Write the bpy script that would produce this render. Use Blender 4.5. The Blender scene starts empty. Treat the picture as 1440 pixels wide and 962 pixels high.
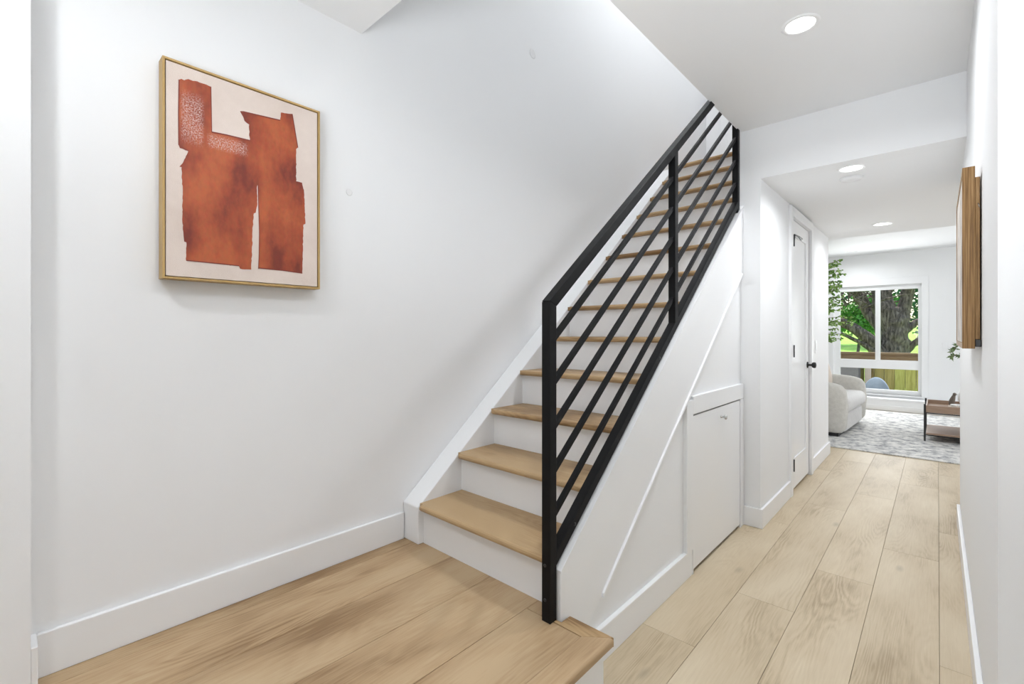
import bpy, bmesh, math, random
from mathutils import Vector, Matrix, noise

random.seed(7)
SC = bpy.context.scene
COL = SC.collection

# ------------------------------------------------------------------ camera
cam_d = bpy.data.cameras.new('camera')
cam = bpy.data.objects.new('camera', cam_d)
COL.objects.link(cam)
CAM_H = 1.187
cam.location = (0, 0, CAM_H)
cam.rotation_euler = (math.radians(90), 0, math.radians(42.48))
cam_d.sensor_width = 36
cam_d.lens = 653.8 / 1440 * 36
cam_d.shift_y = -12.3 / 1440
cam_d.clip_start = 0.02
SC.camera = cam

# ------------------------------------------------------------------ sky
W = bpy.data.worlds.new('sky')
SC.world = W
W.use_nodes = True
nt = W.node_tree
bg = nt.nodes['Background']
sky = nt.nodes.new('ShaderNodeTexSky')
sky.sky_type = 'NISHITA'
sky.sun_disc = False
sky.sun_elevation = math.radians(52)
sky.sun_rotation = math.radians(20)
sky.dust_density = 2.0
nt.links.new(sky.outputs[0], bg.inputs[0])
bg.inputs[1].default_value = 0.45


def light(name, kind, loc, energy, color=(1, 1, 1), size=1.0, size_y=None, target=None, rot=None, spread=None):
    d = bpy.data.lights.new(name, kind)
    d.energy = energy
    d.color = color
    if kind == 'AREA':
        d.size = size
        if size_y:
            d.shape = 'RECTANGLE'
            d.size_y = size_y
        else:
            d.shape = 'DISK'
        if spread:
            d.spread = math.radians(spread)
    elif kind in ('POINT', 'SPOT'):
        d.shadow_soft_size = size
    o = bpy.data.objects.new(name, d)
    COL.objects.link(o)
    o.location = loc
    if target is not None:
        o.rotation_euler = (Vector(target) - Vector(loc)).to_track_quat('-Z', 'Y').to_euler()
    if rot is not None:
        o.rotation_euler = rot
    return o


# sun over the garden, coming in steeply through the living room window
sun = light('sun', 'SUN', (0, 20, 20), 9.0, (1.0, 0.96, 0.9), target=(0.4, 9.0, 0.0))
sun.rotation_euler = (Vector((0.25, -1.0, -1.9))).to_track_quat('-Z', 'Y').to_euler()
sun.data.angle = math.radians(1.5)

# added fill behind the camera; the back wall there has no window
light('entry_fill', 'AREA', (-0.95, -2.45, 1.30), 10, (0.88, 0.94, 1.0), 1.9, 2.0, target=(-0.85, 2, 1.75))
# added fill aimed at the ceiling, standing in for a bounced flash
light('ceiling_fill', 'AREA', (-0.15, -0.60, 1.20), 29, (0.89, 0.945, 1.0), 0.8, target=(-0.25, 0.45, 2.44), spread=118)
# added fills upstairs and at the living room's side, where no windows are built
light('upper_fill', 'AREA', (-1.0, 4.86, 3.95), 7, (0.90, 0.95, 1.0), 0.9, 1.3, target=(-1.3, 1.5, 3.3))
light('living_side_fill', 'AREA', (2.1, 7.3, 1.35), 34, (0.92, 0.96, 1.0), 2.6, 1.9, target=(-1.5, 7.3, 1.3))
light('living_window_daylight', 'AREA', (-0.70, 9.21, 1.2), 34, (0.95, 0.98, 1.0), 0.95, 1.4, target=(-0.7, 5.0, 0.9))

SC.view_settings.view_transform = 'Standard'
SC.view_settings.look = 'None'
SC.view_settings.gamma = 1.0
SC.view_settings.exposure = -0.17


# ------------------------------------------------------------------ materials
def new_mat(name):
    m = bpy.data.materials.new(name)
    m.use_nodes = True
    t = m.node_tree
    b = t.nodes['Principled BSDF']
    return m, t, b


def N(t, kind, **kw):
    n = t.nodes.new(kind)
    for k, v in kw.items():
        setattr(n, k, v)
    return n


def paint(name, col, rough=0.6, bump=0.015, scale=180, spec=0.4):
    m, t, b = new_mat(name)
    tc = N(t, 'ShaderNodeTexCoord')
    nz = N(t, 'ShaderNodeTexNoise')
    nz.inputs['Scale'].default_value = scale
    nz.inputs['Detail'].default_value = 3
    t.links.new(tc.outputs['Object'], nz.inputs['Vector'])
    n2 = N(t, 'ShaderNodeTexNoise')
    n2.inputs['Scale'].default_value = 1.3
    t.links.new(tc.outputs['Object'], n2.inputs['Vector'])
    mx = N(t, 'ShaderNodeMix', data_type='RGBA')
    mx.inputs['A'].default_value = (*[c * 0.985 for c in col], 1)
    mx.inputs['B'].default_value = (*col, 1)
    t.links.new(n2.outputs['Fac'], mx.inputs['Factor'])
    t.links.new(mx.outputs['Result'], b.inputs['Base Color'])
    bp = N(t, 'ShaderNodeBump')
    bp.inputs['Strength'].default_value = bump * 4
    bp.inputs['Distance'].default_value = 0.002
    t.links.new(nz.outputs['Fac'], bp.inputs['Height'])
    t.links.new(bp.outputs['Normal'], b.inputs['Normal'])
    b.inputs['Roughness'].default_value = rough
    b.inputs['Specular IOR Level'].default_value = spec
    return m


def oak(name, axis, c_dark, c_mid, c_light, rough=0.42, contrast=1.0, vary=0.10, period=1.0):
    """oak boards: grain runs along the given object axis, every board its own tone and figure"""
    m, t, b = new_mat(name)
    L = t.links.new
    tc = N(t, 'ShaderNodeTexCoord')
    oi = N(t, 'ShaderNodeObjectInfo')
    off = N(t, 'ShaderNodeVectorMath', operation='SCALE')
    comb = N(t, 'ShaderNodeCombineXYZ')
    for k in range(3):
        L(oi.outputs['Random'], comb.inputs[k])
    L(comb.outputs[0], off.inputs[0])
    off.inputs['Scale'].default_value = 37.0
    add = N(t, 'ShaderNodeVectorMath', operation='ADD')
    L(tc.outputs['Object'], add.inputs[0])
    L(off.outputs[0], add.inputs[1])

    def mapped(along, across):
        mp = N(t, 'ShaderNodeMapping')
        s = [across, across, across]
        s['XYZ'.index(axis)] = along
        mp.inputs['Scale'].default_value = s
        L(add.outputs[0], mp.inputs['Vector'])
        return mp
    # broad figure (cathedrals): contour lines of a stretched noise
    mp1 = mapped(0.75 * period, 5.0)
    n1 = N(t, 'ShaderNodeTexNoise')
    n1.inputs['Scale'].default_value = 1.0
    n1.inputs['Detail'].default_value = 1.5
    n1.inputs['Distortion'].default_value = 0.25
    L(mp1.outputs[0], n1.inputs['Vector'])
    mul = N(t, 'ShaderNodeMath', operation='MULTIPLY')
    mul.inputs[1].default_value = 34.0
    L(n1.outputs['Fac'], mul.inputs[0])
    mp3 = mapped(6, 40)
    n3 = N(t, 'ShaderNodeTexNoise')
    n3.inputs['Scale'].default_value = 1.0
    n3.inputs['Detail'].default_value = 4
    L(mp3.outputs[0], n3.inputs['Vector'])
    ad = N(t, 'ShaderNodeMath', operation='MULTIPLY_ADD')
    ad.inputs[1].default_value = 1.6
    L(n3.outputs['Fac'], ad.inputs[0])
    L(mul.outputs[0], ad.inputs[2])
    pp = N(t, 'ShaderNodeMath', operation='PINGPONG')
    pp.inputs[1].default_value = 0.5
    L(ad.outputs[0], pp.inputs[0])
    # fine pores
    mp2 = mapped(9, 190)
    n2 = N(t, 'ShaderNodeTexNoise')
    n2.inputs['Scale'].default_value = 1.0
    n2.inputs['Detail'].default_value = 3
    L(mp2.outputs[0], n2.inputs['Vector'])
    # slow tone drift
    mp4 = mapped(1.6, 5)
    n4 = N(t, 'ShaderNodeTexNoise')
    n4.inputs['Scale'].default_value = 1.0
    n4.inputs['Detail'].default_value = 3
    L(mp4.outputs[0], n4.inputs['Vector'])

    def madd(src, k, prev=None, c=0.0):
        x = N(t, 'ShaderNodeMath', operation='MULTIPLY_ADD')
        x.inputs[1].default_value = k
        L(src, x.inputs[0])
        if prev is None:
            x.inputs[2].default_value = c
        else:
            L(prev, x.inputs[2])
        return x.outputs[0]
    mp5 = mapped(1.1, 7)
    n6 = N(t, 'ShaderNodeTexNoise')
    n6.inputs['Scale'].default_value = 1.0
    n6.inputs['Detail'].default_value = 2
    L(mp5.outputs[0], n6.inputs['Vector'])
    mk5 = N(t, 'ShaderNodeMapRange')
    mk5.inputs['From Min'].default_value = 0.42
    mk5.inputs['From Max'].default_value = 0.68
    L(n6.outputs['Fac'], mk5.inputs['Value'])
    pm = N(t, 'ShaderNodeMath', operation='MULTIPLY')
    L(pp.outputs[0], pm.inputs[0])
    L(mk5.outputs[0], pm.inputs[1])
    s = madd(pm.outputs[0], -0.55 * contrast, None, 0.55 + 0.03 * contrast - 0.25 * contrast - 0.75 * contrast)
    s = madd(n2.outputs['Fac'], 0.5 * contrast, s)
    s = madd(n4.outputs['Fac'], 1.5 * contrast, s)
    rmp = N(t, 'ShaderNodeValToRGB')
    e = rmp.color_ramp.elements
    e[0].position = 0.12
    e[0].color = (*c_dark, 1)
    e[1].position = 0.85
    e[1].color = (*c_light, 1)
    md = rmp.color_ramp.elements.new(0.48)
    md.color = (*c_mid, 1)
    L(s, rmp.inputs[0])
    hv = N(t, 'ShaderNodeHueSaturation')
    vv = madd(oi.outputs['Random'], vary, None, 1.0 - vary / 2)
    L(vv, hv.inputs['Value'])
    L(rmp.outputs[0], hv.inputs['Color'])
    # knots
    vo = N(t, 'ShaderNodeTexVoronoi')
    vo.inputs['Scale'].default_value = 1.0
    mpk = mapped(1.7, 4.2)
    L(mpk.outputs[0], vo.inputs['Vector'])
    kr = N(t, 'ShaderNodeMapRange')
    kr.inputs['From Min'].default_value = 0.012
    kr.inputs['From Max'].default_value = 0.09
    kr.inputs['To Min'].default_value = 0.75
    kr.inputs['To Max'].default_value = 1.0
    L(vo.outputs['Distance'], kr.inputs['Value'])
    mk = N(t, 'ShaderNodeMix', data_type='RGBA', blend_type='MULTIPLY')
    mk.inputs['Factor'].default_value = 1.0
    L(hv.outputs[0], mk.inputs['A'])
    L(kr.outputs[0], mk.inputs['B'])
    L(mk.outputs['Result'], b.inputs['Base Color'])
    bp = N(t, 'ShaderNodeBump')
    bp.inputs['Strength'].default_value = 0.12
    bp.inputs['Distance'].default_value = 0.001
    L(n2.outputs['Fac'], bp.inputs['Height'])
    L(bp.outputs['Normal'], b.inputs['Normal'])
    b.inputs['Roughness'].default_value = rough
    b.inputs['Specular IOR Level'].default_value = 0.35
    return m


def per_object_tone(m, amount, hue=0.03):
    t = m.node_tree
    b = t.nodes['Principled BSDF']
    src = b.inputs['Base Color'].links[0].from_socket
    oi = N(t, 'ShaderNodeObjectInfo')
    hv = N(t, 'ShaderNodeHueSaturation')
    a = N(t, 'ShaderNodeMapRange')
    a.inputs['To Min'].default_value = 1 - amount
    a.inputs['To Max'].default_value = 1 + amount
    h = N(t, 'ShaderNodeMapRange')
    h.inputs['To Min'].default_value = 0.5 - hue
    h.inputs['To Max'].default_value = 0.5 + hue
    t.links.new(oi.outputs['Random'], a.inputs['Value'])
    t.links.new(oi.outputs['Random'], h.inputs['Value'])
    t.links.new(a.outputs[0], hv.inputs['Value'])
    t.links.new(h.outputs[0], hv.inputs['Hue'])
    t.links.new(src, hv.inputs['Color'])
    t.links.new(hv.outputs[0], b.inputs['Base Color'])


def plain(name, col, rough=0.5, metal=0.0, spec=0.5):
    m, t, b = new_mat(name)
    tc = N(t, 'ShaderNodeTexCoord')
    nz = N(t, 'ShaderNodeTexNoise')
    nz.inputs['Scale'].default_value = 40
    t.links.new(tc.outputs['Object'], nz.inputs['Vector'])
    mr = N(t, 'ShaderNodeMapRange')
    mr.inputs['To Min'].default_value = rough * 0.85
    mr.inputs['To Max'].default_value = min(1, rough * 1.15)
    t.links.new(nz.outputs['Fac'], mr.inputs['Value'])
    t.links.new(mr.outputs[0], b.inputs['Roughness'])
    b.inputs['Base Color'].default_value = (*col, 1)
    b.inputs['Metallic'].default_value = metal
    b.inputs['Specular IOR Level'].default_value = spec
    return m


def mottled(name, cols, scale=4.0, stretch=(1, 1, 1), rough=0.8, detail=6, bump=0.0, bscale=60, sheen=0.0, spec=0.3):
    """cols: list of (position, colour)"""
    m, t, b = new_mat(name)
    tc = N(t, 'ShaderNodeTexCoord')
    mp = N(t, 'ShaderNodeMapping')
    mp.inputs['Scale'].default_value = stretch
    t.links.new(tc.outputs['Object'], mp.inputs['Vector'])
    nz = N(t, 'ShaderNodeTexNoise')
    nz.inputs['Scale'].default_value = scale
    nz.inputs['Detail'].default_value = detail
    nz.inputs['Roughness'].default_value = 0.65
    t.links.new(mp.outputs[0], nz.inputs['Vector'])
    rp = N(t, 'ShaderNodeValToRGB')
    el = rp.color_ramp.elements
    el[0].position, el[0].color = cols[0][0], (*cols[0][1], 1)
    el[1].position, el[1].color = cols[-1][0], (*cols[-1][1], 1)
    for p, c in cols[1:-1]:
        el.new(p).color = (*c, 1)
    t.links.new(nz.outputs['Fac'], rp.inputs[0])
    t.links.new(rp.outputs[0], b.inputs['Base Color'])
    b.inputs['Roughness'].default_value = rough
    b.inputs['Specular IOR Level'].default_value = spec
    if sheen:
        b.inputs['Sheen Weight'].default_value = sheen
    if bump:
        n2 = N(t, 'ShaderNodeTexNoise')
        n2.inputs['Scale'].default_value = bscale
        n2.inputs['Detail'].default_value = 5
        t.links.new(mp.outputs[0], n2.inputs['Vector'])
        bp = N(t, 'ShaderNodeBump')
        bp.inputs['Strength'].default_value = bump
        bp.inputs['Distance'].default_value = 0.01
        t.links.new(n2.outputs['Fac'], bp.inputs['Height'])
        t.links.new(bp.outputs['Normal'], b.inputs['Normal'])
    return m


M_WALL = paint('wall_paint', (0.86, 0.865, 0.87), 0.7)
M_CEIL = paint('ceiling_paint', (0.87, 0.875, 0.88), 0.8)
M_TRIM = paint('trim_paint', (0.87, 0.875, 0.88), 0.35, 0.004, 90, 0.5)
M_DOOR = paint('door_paint', (0.87, 0.875, 0.88), 0.3, 0.003, 90, 0.5)
M_PATCH = paint('patch_paint', (0.80, 0.80, 0.80), 0.75)
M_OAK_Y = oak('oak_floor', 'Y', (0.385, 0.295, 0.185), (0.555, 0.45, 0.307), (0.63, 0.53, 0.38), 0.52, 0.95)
M_OAK_L = oak('oak_landing', 'Y', (0.25, 0.15, 0.072), (0.415, 0.282, 0.157), (0.495, 0.36, 0.215), 0.5, 1.25)  # same oak as the hall; the landing's warmer, dimmer light is in its colour
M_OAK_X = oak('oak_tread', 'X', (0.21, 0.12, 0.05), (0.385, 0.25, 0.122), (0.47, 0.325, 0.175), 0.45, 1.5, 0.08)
M_SUB = plain('underlay', (0.14, 0.095, 0.055), 0.9)
M_BLACK = plain('black_steel', (0.005, 0.005, 0.0055), 0.5, 0.0, 0.16)
M_BLACK2 = plain('black_hardware', (0.012, 0.012, 0.012), 0.4)
M_CHROME = plain('brushed_nickel', (0.55, 0.54, 0.52), 0.25, 1.0)
M_DARK = plain('dark_gap', (0.02, 0.02, 0.02), 0.9)
M_CREAM = mottled('cream_boucle', [(0.3, (0.60, 0.58, 0.53)), (0.7, (0.70, 0.68, 0.63))], 30, bump=0.5, bscale=160, sheen=0.2, rough=0.95)
M_CUSH = mottled('white_boucle', [(0.3, (0.72, 0.70, 0.68)), (0.7, (0.80, 0.79, 0.77))], 30, bump=0.5, bscale=160, sheen=0.2, rough=0.95)
M_BEIGE = mottled('beige_linen', [(0.3, (0.58, 0.50, 0.42)), (0.7, (0.66, 0.58, 0.50))], 60, rough=0.95)
M_BLUE = mottled('blue_grey_fabric', [(0.3, (0.15, 0.19, 0.24)), (0.7, (0.20, 0.245, 0.30))], 30, rough=0.95)
M_TABLE = mottled('table_walnut', [(0.3, (0.30, 0.20, 0.14)), (0.7, (0.42, 0.30, 0.22))], 5, (2, 30, 30), 0.45)
M_PAPER = plain('book_paper', (0.62, 0.58, 0.50), 0.8)
M_VASE = plain('white_ceramic', (0.80, 0.79, 0.77), 0.35)
M_LEAF = mottled('ficus_leaf', [(0.36, (0.05, 0.13, 0.02)), (0.5, (0.20, 0.37, 0.07)), (0.62, (0.42, 0.58, 0.20))], 14, rough=0.45)
M_LEAF2 = mottled('olive_leaf', [(0.3, (0.05, 0.10, 0.03)), (0.7, (0.22, 0.30, 0.12))], 20, rough=0.5)
M_STEM = plain('woody_stem', (0.16, 0.11, 0.07), 0.8)
M_BARK = mottled('bark', [(0.34, (0.030, 0.022, 0.018)), (0.5, (0.125, 0.092, 0.074)), (0.66, (0.28, 0.22, 0.18))], 11, (2.2, 2.2, 0.5), 0.95, 8, bump=1.0, bscale=16)
M_GRASS = mottled('lawn_grass', [(0.3, (0.16, 0.34, 0.035)), (0.7, (0.30, 0.52, 0.075))], 3, rough=0.95, bump=0.4)
M_SHRUB = mottled('garden_leaves', [(0.3, (0.022, 0.10, 0.035)), (0.55, (0.07, 0.22, 0.07)), (0.8, (0.20, 0.42, 0.13))], 1.7, rough=0.8)
M_SHRUB2 = mottled('bright_leaves', [(0.3, (0.06, 0.20, 0.03)), (0.55, (0.16, 0.38, 0.06)), (0.8, (0.34, 0.56, 0.16))], 1.7, rough=0.8)  # brighter, yellower green than garden_leaves
M_FENCE = mottled('treated_boards', [(0.3, (0.22, 0.20, 0.05)), (0.7, (0.42, 0.38, 0.13))], 6, (6, 6, 0.6), 0.8)
per_object_tone(M_FENCE, 0.35, 0.035)
M_RAILW = mottled('weathered_rail', [(0.3, (0.13, 0.085, 0.045)), (0.7, (0.23, 0.16, 0.09))], 6, (0.6, 6, 6), 0.8)
M_GREY = mottled('grey_weave', [(0.3, (0.13, 0.13, 0.13)), (0.7, (0.19, 0.19, 0.19))], 40, rough=0.9)
M_DECK = mottled('deck_boards', [(0.3, (0.20, 0.15, 0.10)), (0.7, (0.33, 0.26, 0.19))], 6, (6, 0.6, 6), 0.8)
M_FRAME = oak('honey_frame_wood', 'Z', (0.33, 0.20, 0.065), (0.46, 0.30, 0.11), (0.54, 0.37, 0.16), 0.45, 0.5, 0.05, 0.3)
M_FRAME2 = mottled('oak_frame_wood', [(0.34, (0.13, 0.065, 0.022)), (0.5, (0.27, 0.15, 0.055)), (0.66, (0.40, 0.245, 0.11))], 1.0, (330, 330, 5), 0.55, 4)


def lamp_mat():
    m, t, b = new_mat('lamp_glow')
    b.inputs['Emission Color'].default_value = (1.0, 0.97, 0.92, 1)
    b.inputs['Emission Strength'].default_value = 9.0
    b.inputs['Base Color'].default_value = (0.9, 0.9, 0.9, 1)
    return m


M_GLOW = lamp_mat()


def glass_mat():
    m, t, b = new_mat('window_glass')
    out = t.nodes['Material Output']
    gl = N(t, 'ShaderNodeBsdfGlossy')
    gl.inputs['Roughness'].default_value = 0.02
    tr = N(t, 'ShaderNodeBsdfTransparent')
    tr.inputs[0].default_value = (0.96, 0.98, 0.97, 1)
    fr = N(t, 'ShaderNodeFresnel')
    fr.inputs[0].default_value = 1.2
    mx = N(t, 'ShaderNodeMixShader')
    t.links.new(fr.outputs[0], mx.inputs[0])
    t.links.new(tr.outputs[0], mx.inputs[1])
    t.links.new(gl.outputs[0], mx.inputs[2])
    t.links.new(mx.outputs[0], out.inputs['Surface'])
    return m


M_GLASS = glass_mat()


def rug_mat():
    m, t, b = new_mat('distressed_rug')
    L = t.links.new
    tc = N(t, 'ShaderNodeTexCoord')
    mp = N(t, 'ShaderNodeMapping')
    mp.inputs['Scale'].default_value = (1.5, 1.5, 1)
    L(tc.outputs['Object'], mp.inputs['Vector'])
    a = N(t, 'ShaderNodeTexNoise')
    a.inputs['Scale'].default_value = 7
    a.inputs['Detail'].default_value = 9
    a.inputs['Roughness'].default_value = 0.75
    L(mp.outputs[0], a.inputs['Vector'])
    r = N(t, 'ShaderNodeValToRGB')
    e = r.color_ramp.elements
    e[0].position, e[0].color = 0.34, (0.17, 0.165, 0.17, 1)
    e[1].position, e[1].color = 0.60, (0.80, 0.78, 0.74, 1)
    e.new(0.43).color = (0.38, 0.378, 0.38, 1)
    e.new(0.50).color = (0.62, 0.61, 0.585, 1)
    L(a.outputs['Fac'], r.inputs[0])
    L(r.outputs[0], b.inputs['Base Color'])
    b.inputs['Roughness'].default_value = 0.95
    n2 = N(t, 'ShaderNodeTexNoise')
    n2.inputs['Scale'].default_value = 220
    L(tc.outputs['Object'], n2.inputs['Vector'])
    bp = N(t, 'ShaderNodeBump')
    bp.inputs['Strength'].default_value = 0.6
    bp.inputs['Distance'].default_value = 0.004
    L(n2.outputs['Fac'], bp.inputs['Height'])
    L(bp.outputs['Normal'], b.inputs['Normal'])
    return m


M_RUG = rug_mat()


def canvas_mat():
    m = mottled('pale_pink_canvas', [(0.3, (0.66, 0.555, 0.49)), (0.7, (0.76, 0.66, 0.595))], 5, (1, 1, 1), 0.85, 6, bump=0.15, bscale=500)
    return m


M_CANVAS = canvas_mat()


def rust_mat():
    m, t, b = new_mat('rust_red_paint')
    L = t.links.new
    tc = N(t, 'ShaderNodeTexCoord')
    mp = N(t, 'ShaderNodeMapping')
    mp.inputs['Scale'].default_value = (1, 1.6, 0.9)
    L(tc.outputs['Object'], mp.inputs['Vector'])
    n = N(t, 'ShaderNodeTexNoise')
    n.inputs['Scale'].default_value = 6.5
    n.inputs['Detail'].default_value = 5
    n.inputs['Roughness'].default_value = 0.55
    L(mp.outputs[0], n.inputs['Vector'])
    r = N(t, 'ShaderNodeValToRGB')
    e = r.color_ramp.elements
    e[0].position, e[0].color = 0.36, (0.20, 0.026, 0.010, 1)
    e[1].position, e[1].color = 0.62, (0.47, 0.105, 0.030, 1)
    e.new(0.48).color = (0.35, 0.062, 0.018, 1)
    L(n.outputs['Fac'], r.inputs[0])
    # fine canvas weave showing through
    n2 = N(t, 'ShaderNodeTexNoise')
    n2.inputs['Scale'].default_value = 60
    n2.inputs['Detail'].default_value = 4
    L(mp.outputs[0], n2.inputs['Vector'])
    mx = N(t, 'ShaderNodeMix', data_type='RGBA', blend_type='MULTIPLY')
    mx.inputs['Factor'].default_value = 0.35
    L(r.outputs[0], mx.inputs['A'])
    L(n2.outputs['Color'], mx.inputs['B'])
    hv = N(t, 'ShaderNodeHueSaturation')
    hv.inputs['Value'].default_value = 1.12
    L(mx.outputs['Result'], hv.inputs['Color'])
    # strokes of thin chalky wear along the upper edges of the shape
    sep = N(t, 'ShaderNodeSeparateXYZ')
    L(tc.outputs['Object'], sep.inputs[0])

    def band(sock, lo, hi, soft):
        a = N(t, 'ShaderNodeMapRange', interpolation_type='SMOOTHSTEP')
        a.inputs['From Min'].default_value = lo
        a.inputs['From Max'].default_value = lo + soft
        L(sock, a.inputs['Value'])
        c = N(t, 'ShaderNodeMapRange', interpolation_type='SMOOTHSTEP')
        c.inputs['From Min'].default_value = hi - soft
        c.inputs['From Max'].default_value = hi
        c.inputs['To Min'].default_value = 1
        c.inputs['To Max'].default_value = 0
        L(sock, c.inputs['Value'])
        x = N(t, 'ShaderNodeMath', operation='MULTIPLY')
        L(a.outputs[0], x.inputs[0])
        L(c.outputs[0], x.inputs[1])
        return x.outputs[0]

    def mulm(p, q):
        x = N(t, 'ShaderNodeMath', operation='MULTIPLY')
        L(p, x.inputs[0])
        L(q, x.inputs[1])
        return x.outputs[0]
    w1 = mulm(band(sep.outputs['Y'], 0.365, 0.435, 0.015), band(sep.outputs['Z'], 1.77, 1.955, 0.05))
    w2 = mulm(band(sep.outputs['Y'], 0.435, 0.565, 0.02), band(sep.outputs['Z'], 1.78, 1.838, 0.02))
    mxx = N(t, 'ShaderNodeMath', operation='MAXIMUM')
    L(w1, mxx.inputs[0])
    L(w2, mxx.inputs[1])
    n5 = N(t, 'ShaderNodeTexNoise')
    n5.inputs['Scale'].default_value = 230
    n5.inputs['Detail'].default_value = 3
    L(tc.outputs['Object'], n5.inputs['Vector'])
    thr = N(t, 'ShaderNodeMapRange')
    thr.inputs['From Min'].default_value = 0.42
    thr.inputs['From Max'].default_value = 0.68
    L(n5.outputs['Fac'], thr.inputs['Value'])
    wear = mulm(mxx.outputs[0], thr.outputs[0])
    m2 = N(t, 'ShaderNodeMix', data_type='RGBA')
    L(wear, m2.inputs['Factor'])
    L(hv.outputs[0], m2.inputs['A'])
    m2.inputs['B'].default_value = (0.62, 0.42, 0.38, 1)
    L(m2.outputs['Result'], b.inputs['Base Color'])
    b.inputs['Roughness'].default_value = 0.5
    return m


M_RUST = rust_mat()
M_RUSTD = plain('dark_rust_stroke', (0.20, 0.028, 0.014), 0.5)
M_ART2 = mottled('pale_abstract_canvas', [(0.40, (0.30, 0.27, 0.26)), (0.47, (0.62, 0.57, 0.52)), (0.6, (0.74, 0.69, 0.63))], 7, (1, 2.5, 1), 0.85)


# ------------------------------------------------------------------ helpers
def tag(o, label=None, cat=None, group=None, kind=None):
    if label:
        o['label'] = label
    if cat:
        o['category'] = cat
    if group:
        o['group'] = group
    if kind:
        o['kind'] = kind
    return o


def finish(name, bm, mat, parent=None, smooth=False, bevel=0.0, seg=2):
    if bevel > 0:
        bmesh.ops.bevel(bm, geom=list(bm.edges), offset=bevel, segments=seg, affect='EDGES', profile=0.5, clamp_overlap=True)
    bmesh.ops.recalc_face_normals(bm, faces=list(bm.faces))
    me = bpy.data.meshes.new(name)
    bm.to_mesh(me)
    bm.free()
    me.materials.append(mat)
    if smooth:
        for p in me.polygons:
            p.use_smooth = True
    o = bpy.data.objects.new(name, me)
    COL.objects.link(o)
    if parent:
        o.parent = parent
    return o


def add_box(bm, x0, x1, y0, y1, z0, z1):
    v = [bm.verts.new((x, y, z)) for x in (x0, x1) for y in (y0, y1) for z in (z0, z1)]
    for f in ((0, 1, 3, 2), (4, 6, 7, 5), (0, 4, 5, 1), (2, 3, 7, 6), (0, 2, 6, 4), (1, 5, 7, 3)):
        bm.faces.new([v[i] for i in f])
    return v


def box(name, x0, x1, y0, y1, z0, z1, mat, parent=None, bevel=0.0, seg=2):
    bm = bmesh.new()
    add_box(bm, x0, x1, y0, y1, z0, z1)
    return finish(name, bm, mat, parent, bevel=bevel, seg=seg)


def add_prism(bm, pts, axis, a, b):
    """pts: polygon in the plane across axis (X: (y,z); Y: (x,z); Z: (x,y)), extruded from a to b"""
    def P(p, t):
        return {'X': (t, p[0], p[1]), 'Y': (p[0], t, p[1]), 'Z': (p[0], p[1], t)}[axis]
    v0 = [bm.verts.new(P(p, a)) for p in pts]
    v1 = [bm.verts.new(P(p, b)) for p in pts]
    bm.faces.new(v0)
    bm.faces.new(list(reversed(v1)))
    n = len(pts)
    for i in range(n):
        j = (i + 1) % n
        bm.faces.new((v0[i], v1[i], v1[j], v0[j]))


def prism(name, pts, axis, a, b, mat, parent=None, bevel=0.0, seg=2):
    bm = bmesh.new()
    add_prism(bm, pts, axis, a, b)
    return finish(name, bm, mat, parent, bevel=bevel, seg=seg)


def add_lathe(bm, prof, c, n=32, axis='Z'):
    rings = []
    for r, h in prof:
        ring = []
        for i in range(n):
            a = 2 * math.pi * i / n
            p = {'Z': (c[0] + r * math.cos(a), c[1] + r * math.sin(a), c[2] + h),
                 'X': (c[0] + h, c[1] + r * math.cos(a), c[2] + r * math.sin(a)),
                 'Y': (c[0] + r * math.cos(a), c[1] + h, c[2] + r * math.sin(a))}[axis]
            ring.append(bm.verts.new(p))
        rings.append(ring)
    for k in range(len(rings) - 1):
        for i in range(n):
            j = (i + 1) % n
            bm.faces.new((rings[k][i], rings[k][j], rings[k + 1][j], rings[k + 1][i]))
    bm.faces.new(rings[0])
    bm.faces.new(list(reversed(rings[-1])))


def lathe(name, prof, c, mat, parent=None, n=32, axis='Z', smooth=True):
    bm = bmesh.new()
    add_lathe(bm, prof, c, n, axis)
    return finish(name, bm, mat, parent, smooth=smooth)


def add_tube(bm, pts, rad, n=8, wob=0.0):
    pts = [Vector(p) for p in pts]
    if not hasattr(rad, '__len__'):
        rad = [rad] * len(pts)
    rings = []
    for i, p in enumerate(pts):
        d = (pts[min(i + 1, len(pts) - 1)] - pts[max(i - 1, 0)]).normalized()
        u = d.cross(Vector((0.3, 1, 0.1))).normalized()
        v = d.cross(u)
        ring = []
        for k in range(n):
            a = 2 * math.pi * k / n
            r = rad[i]
            if wob:
                r *= 1 + wob * noise.noise(Vector((math.cos(a) * 1.7, math.sin(a) * 1.7, i * 0.6 + p.x * 3)))
            ring.append(bm.verts.new(p + u * math.cos(a) * r + v * math.sin(a) * r))
        rings.append(ring)
    for k in range(len(rings) - 1):
        for i in range(n):
            j = (i + 1) % n
            bm.faces.new((rings[k][i], rings[k][j], rings[k + 1][j], rings[k + 1][i]))
    bm.faces.new(rings[0])
    bm.faces.new(list(reversed(rings[-1])))


def tube(name, pts, rad, mat, parent=None, n=8, wob=0.0, smooth=True):
    bm = bmesh.new()
    add_tube(bm, pts, rad, n, wob)
    return finish(name, bm, mat, parent, smooth=smooth)


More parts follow.
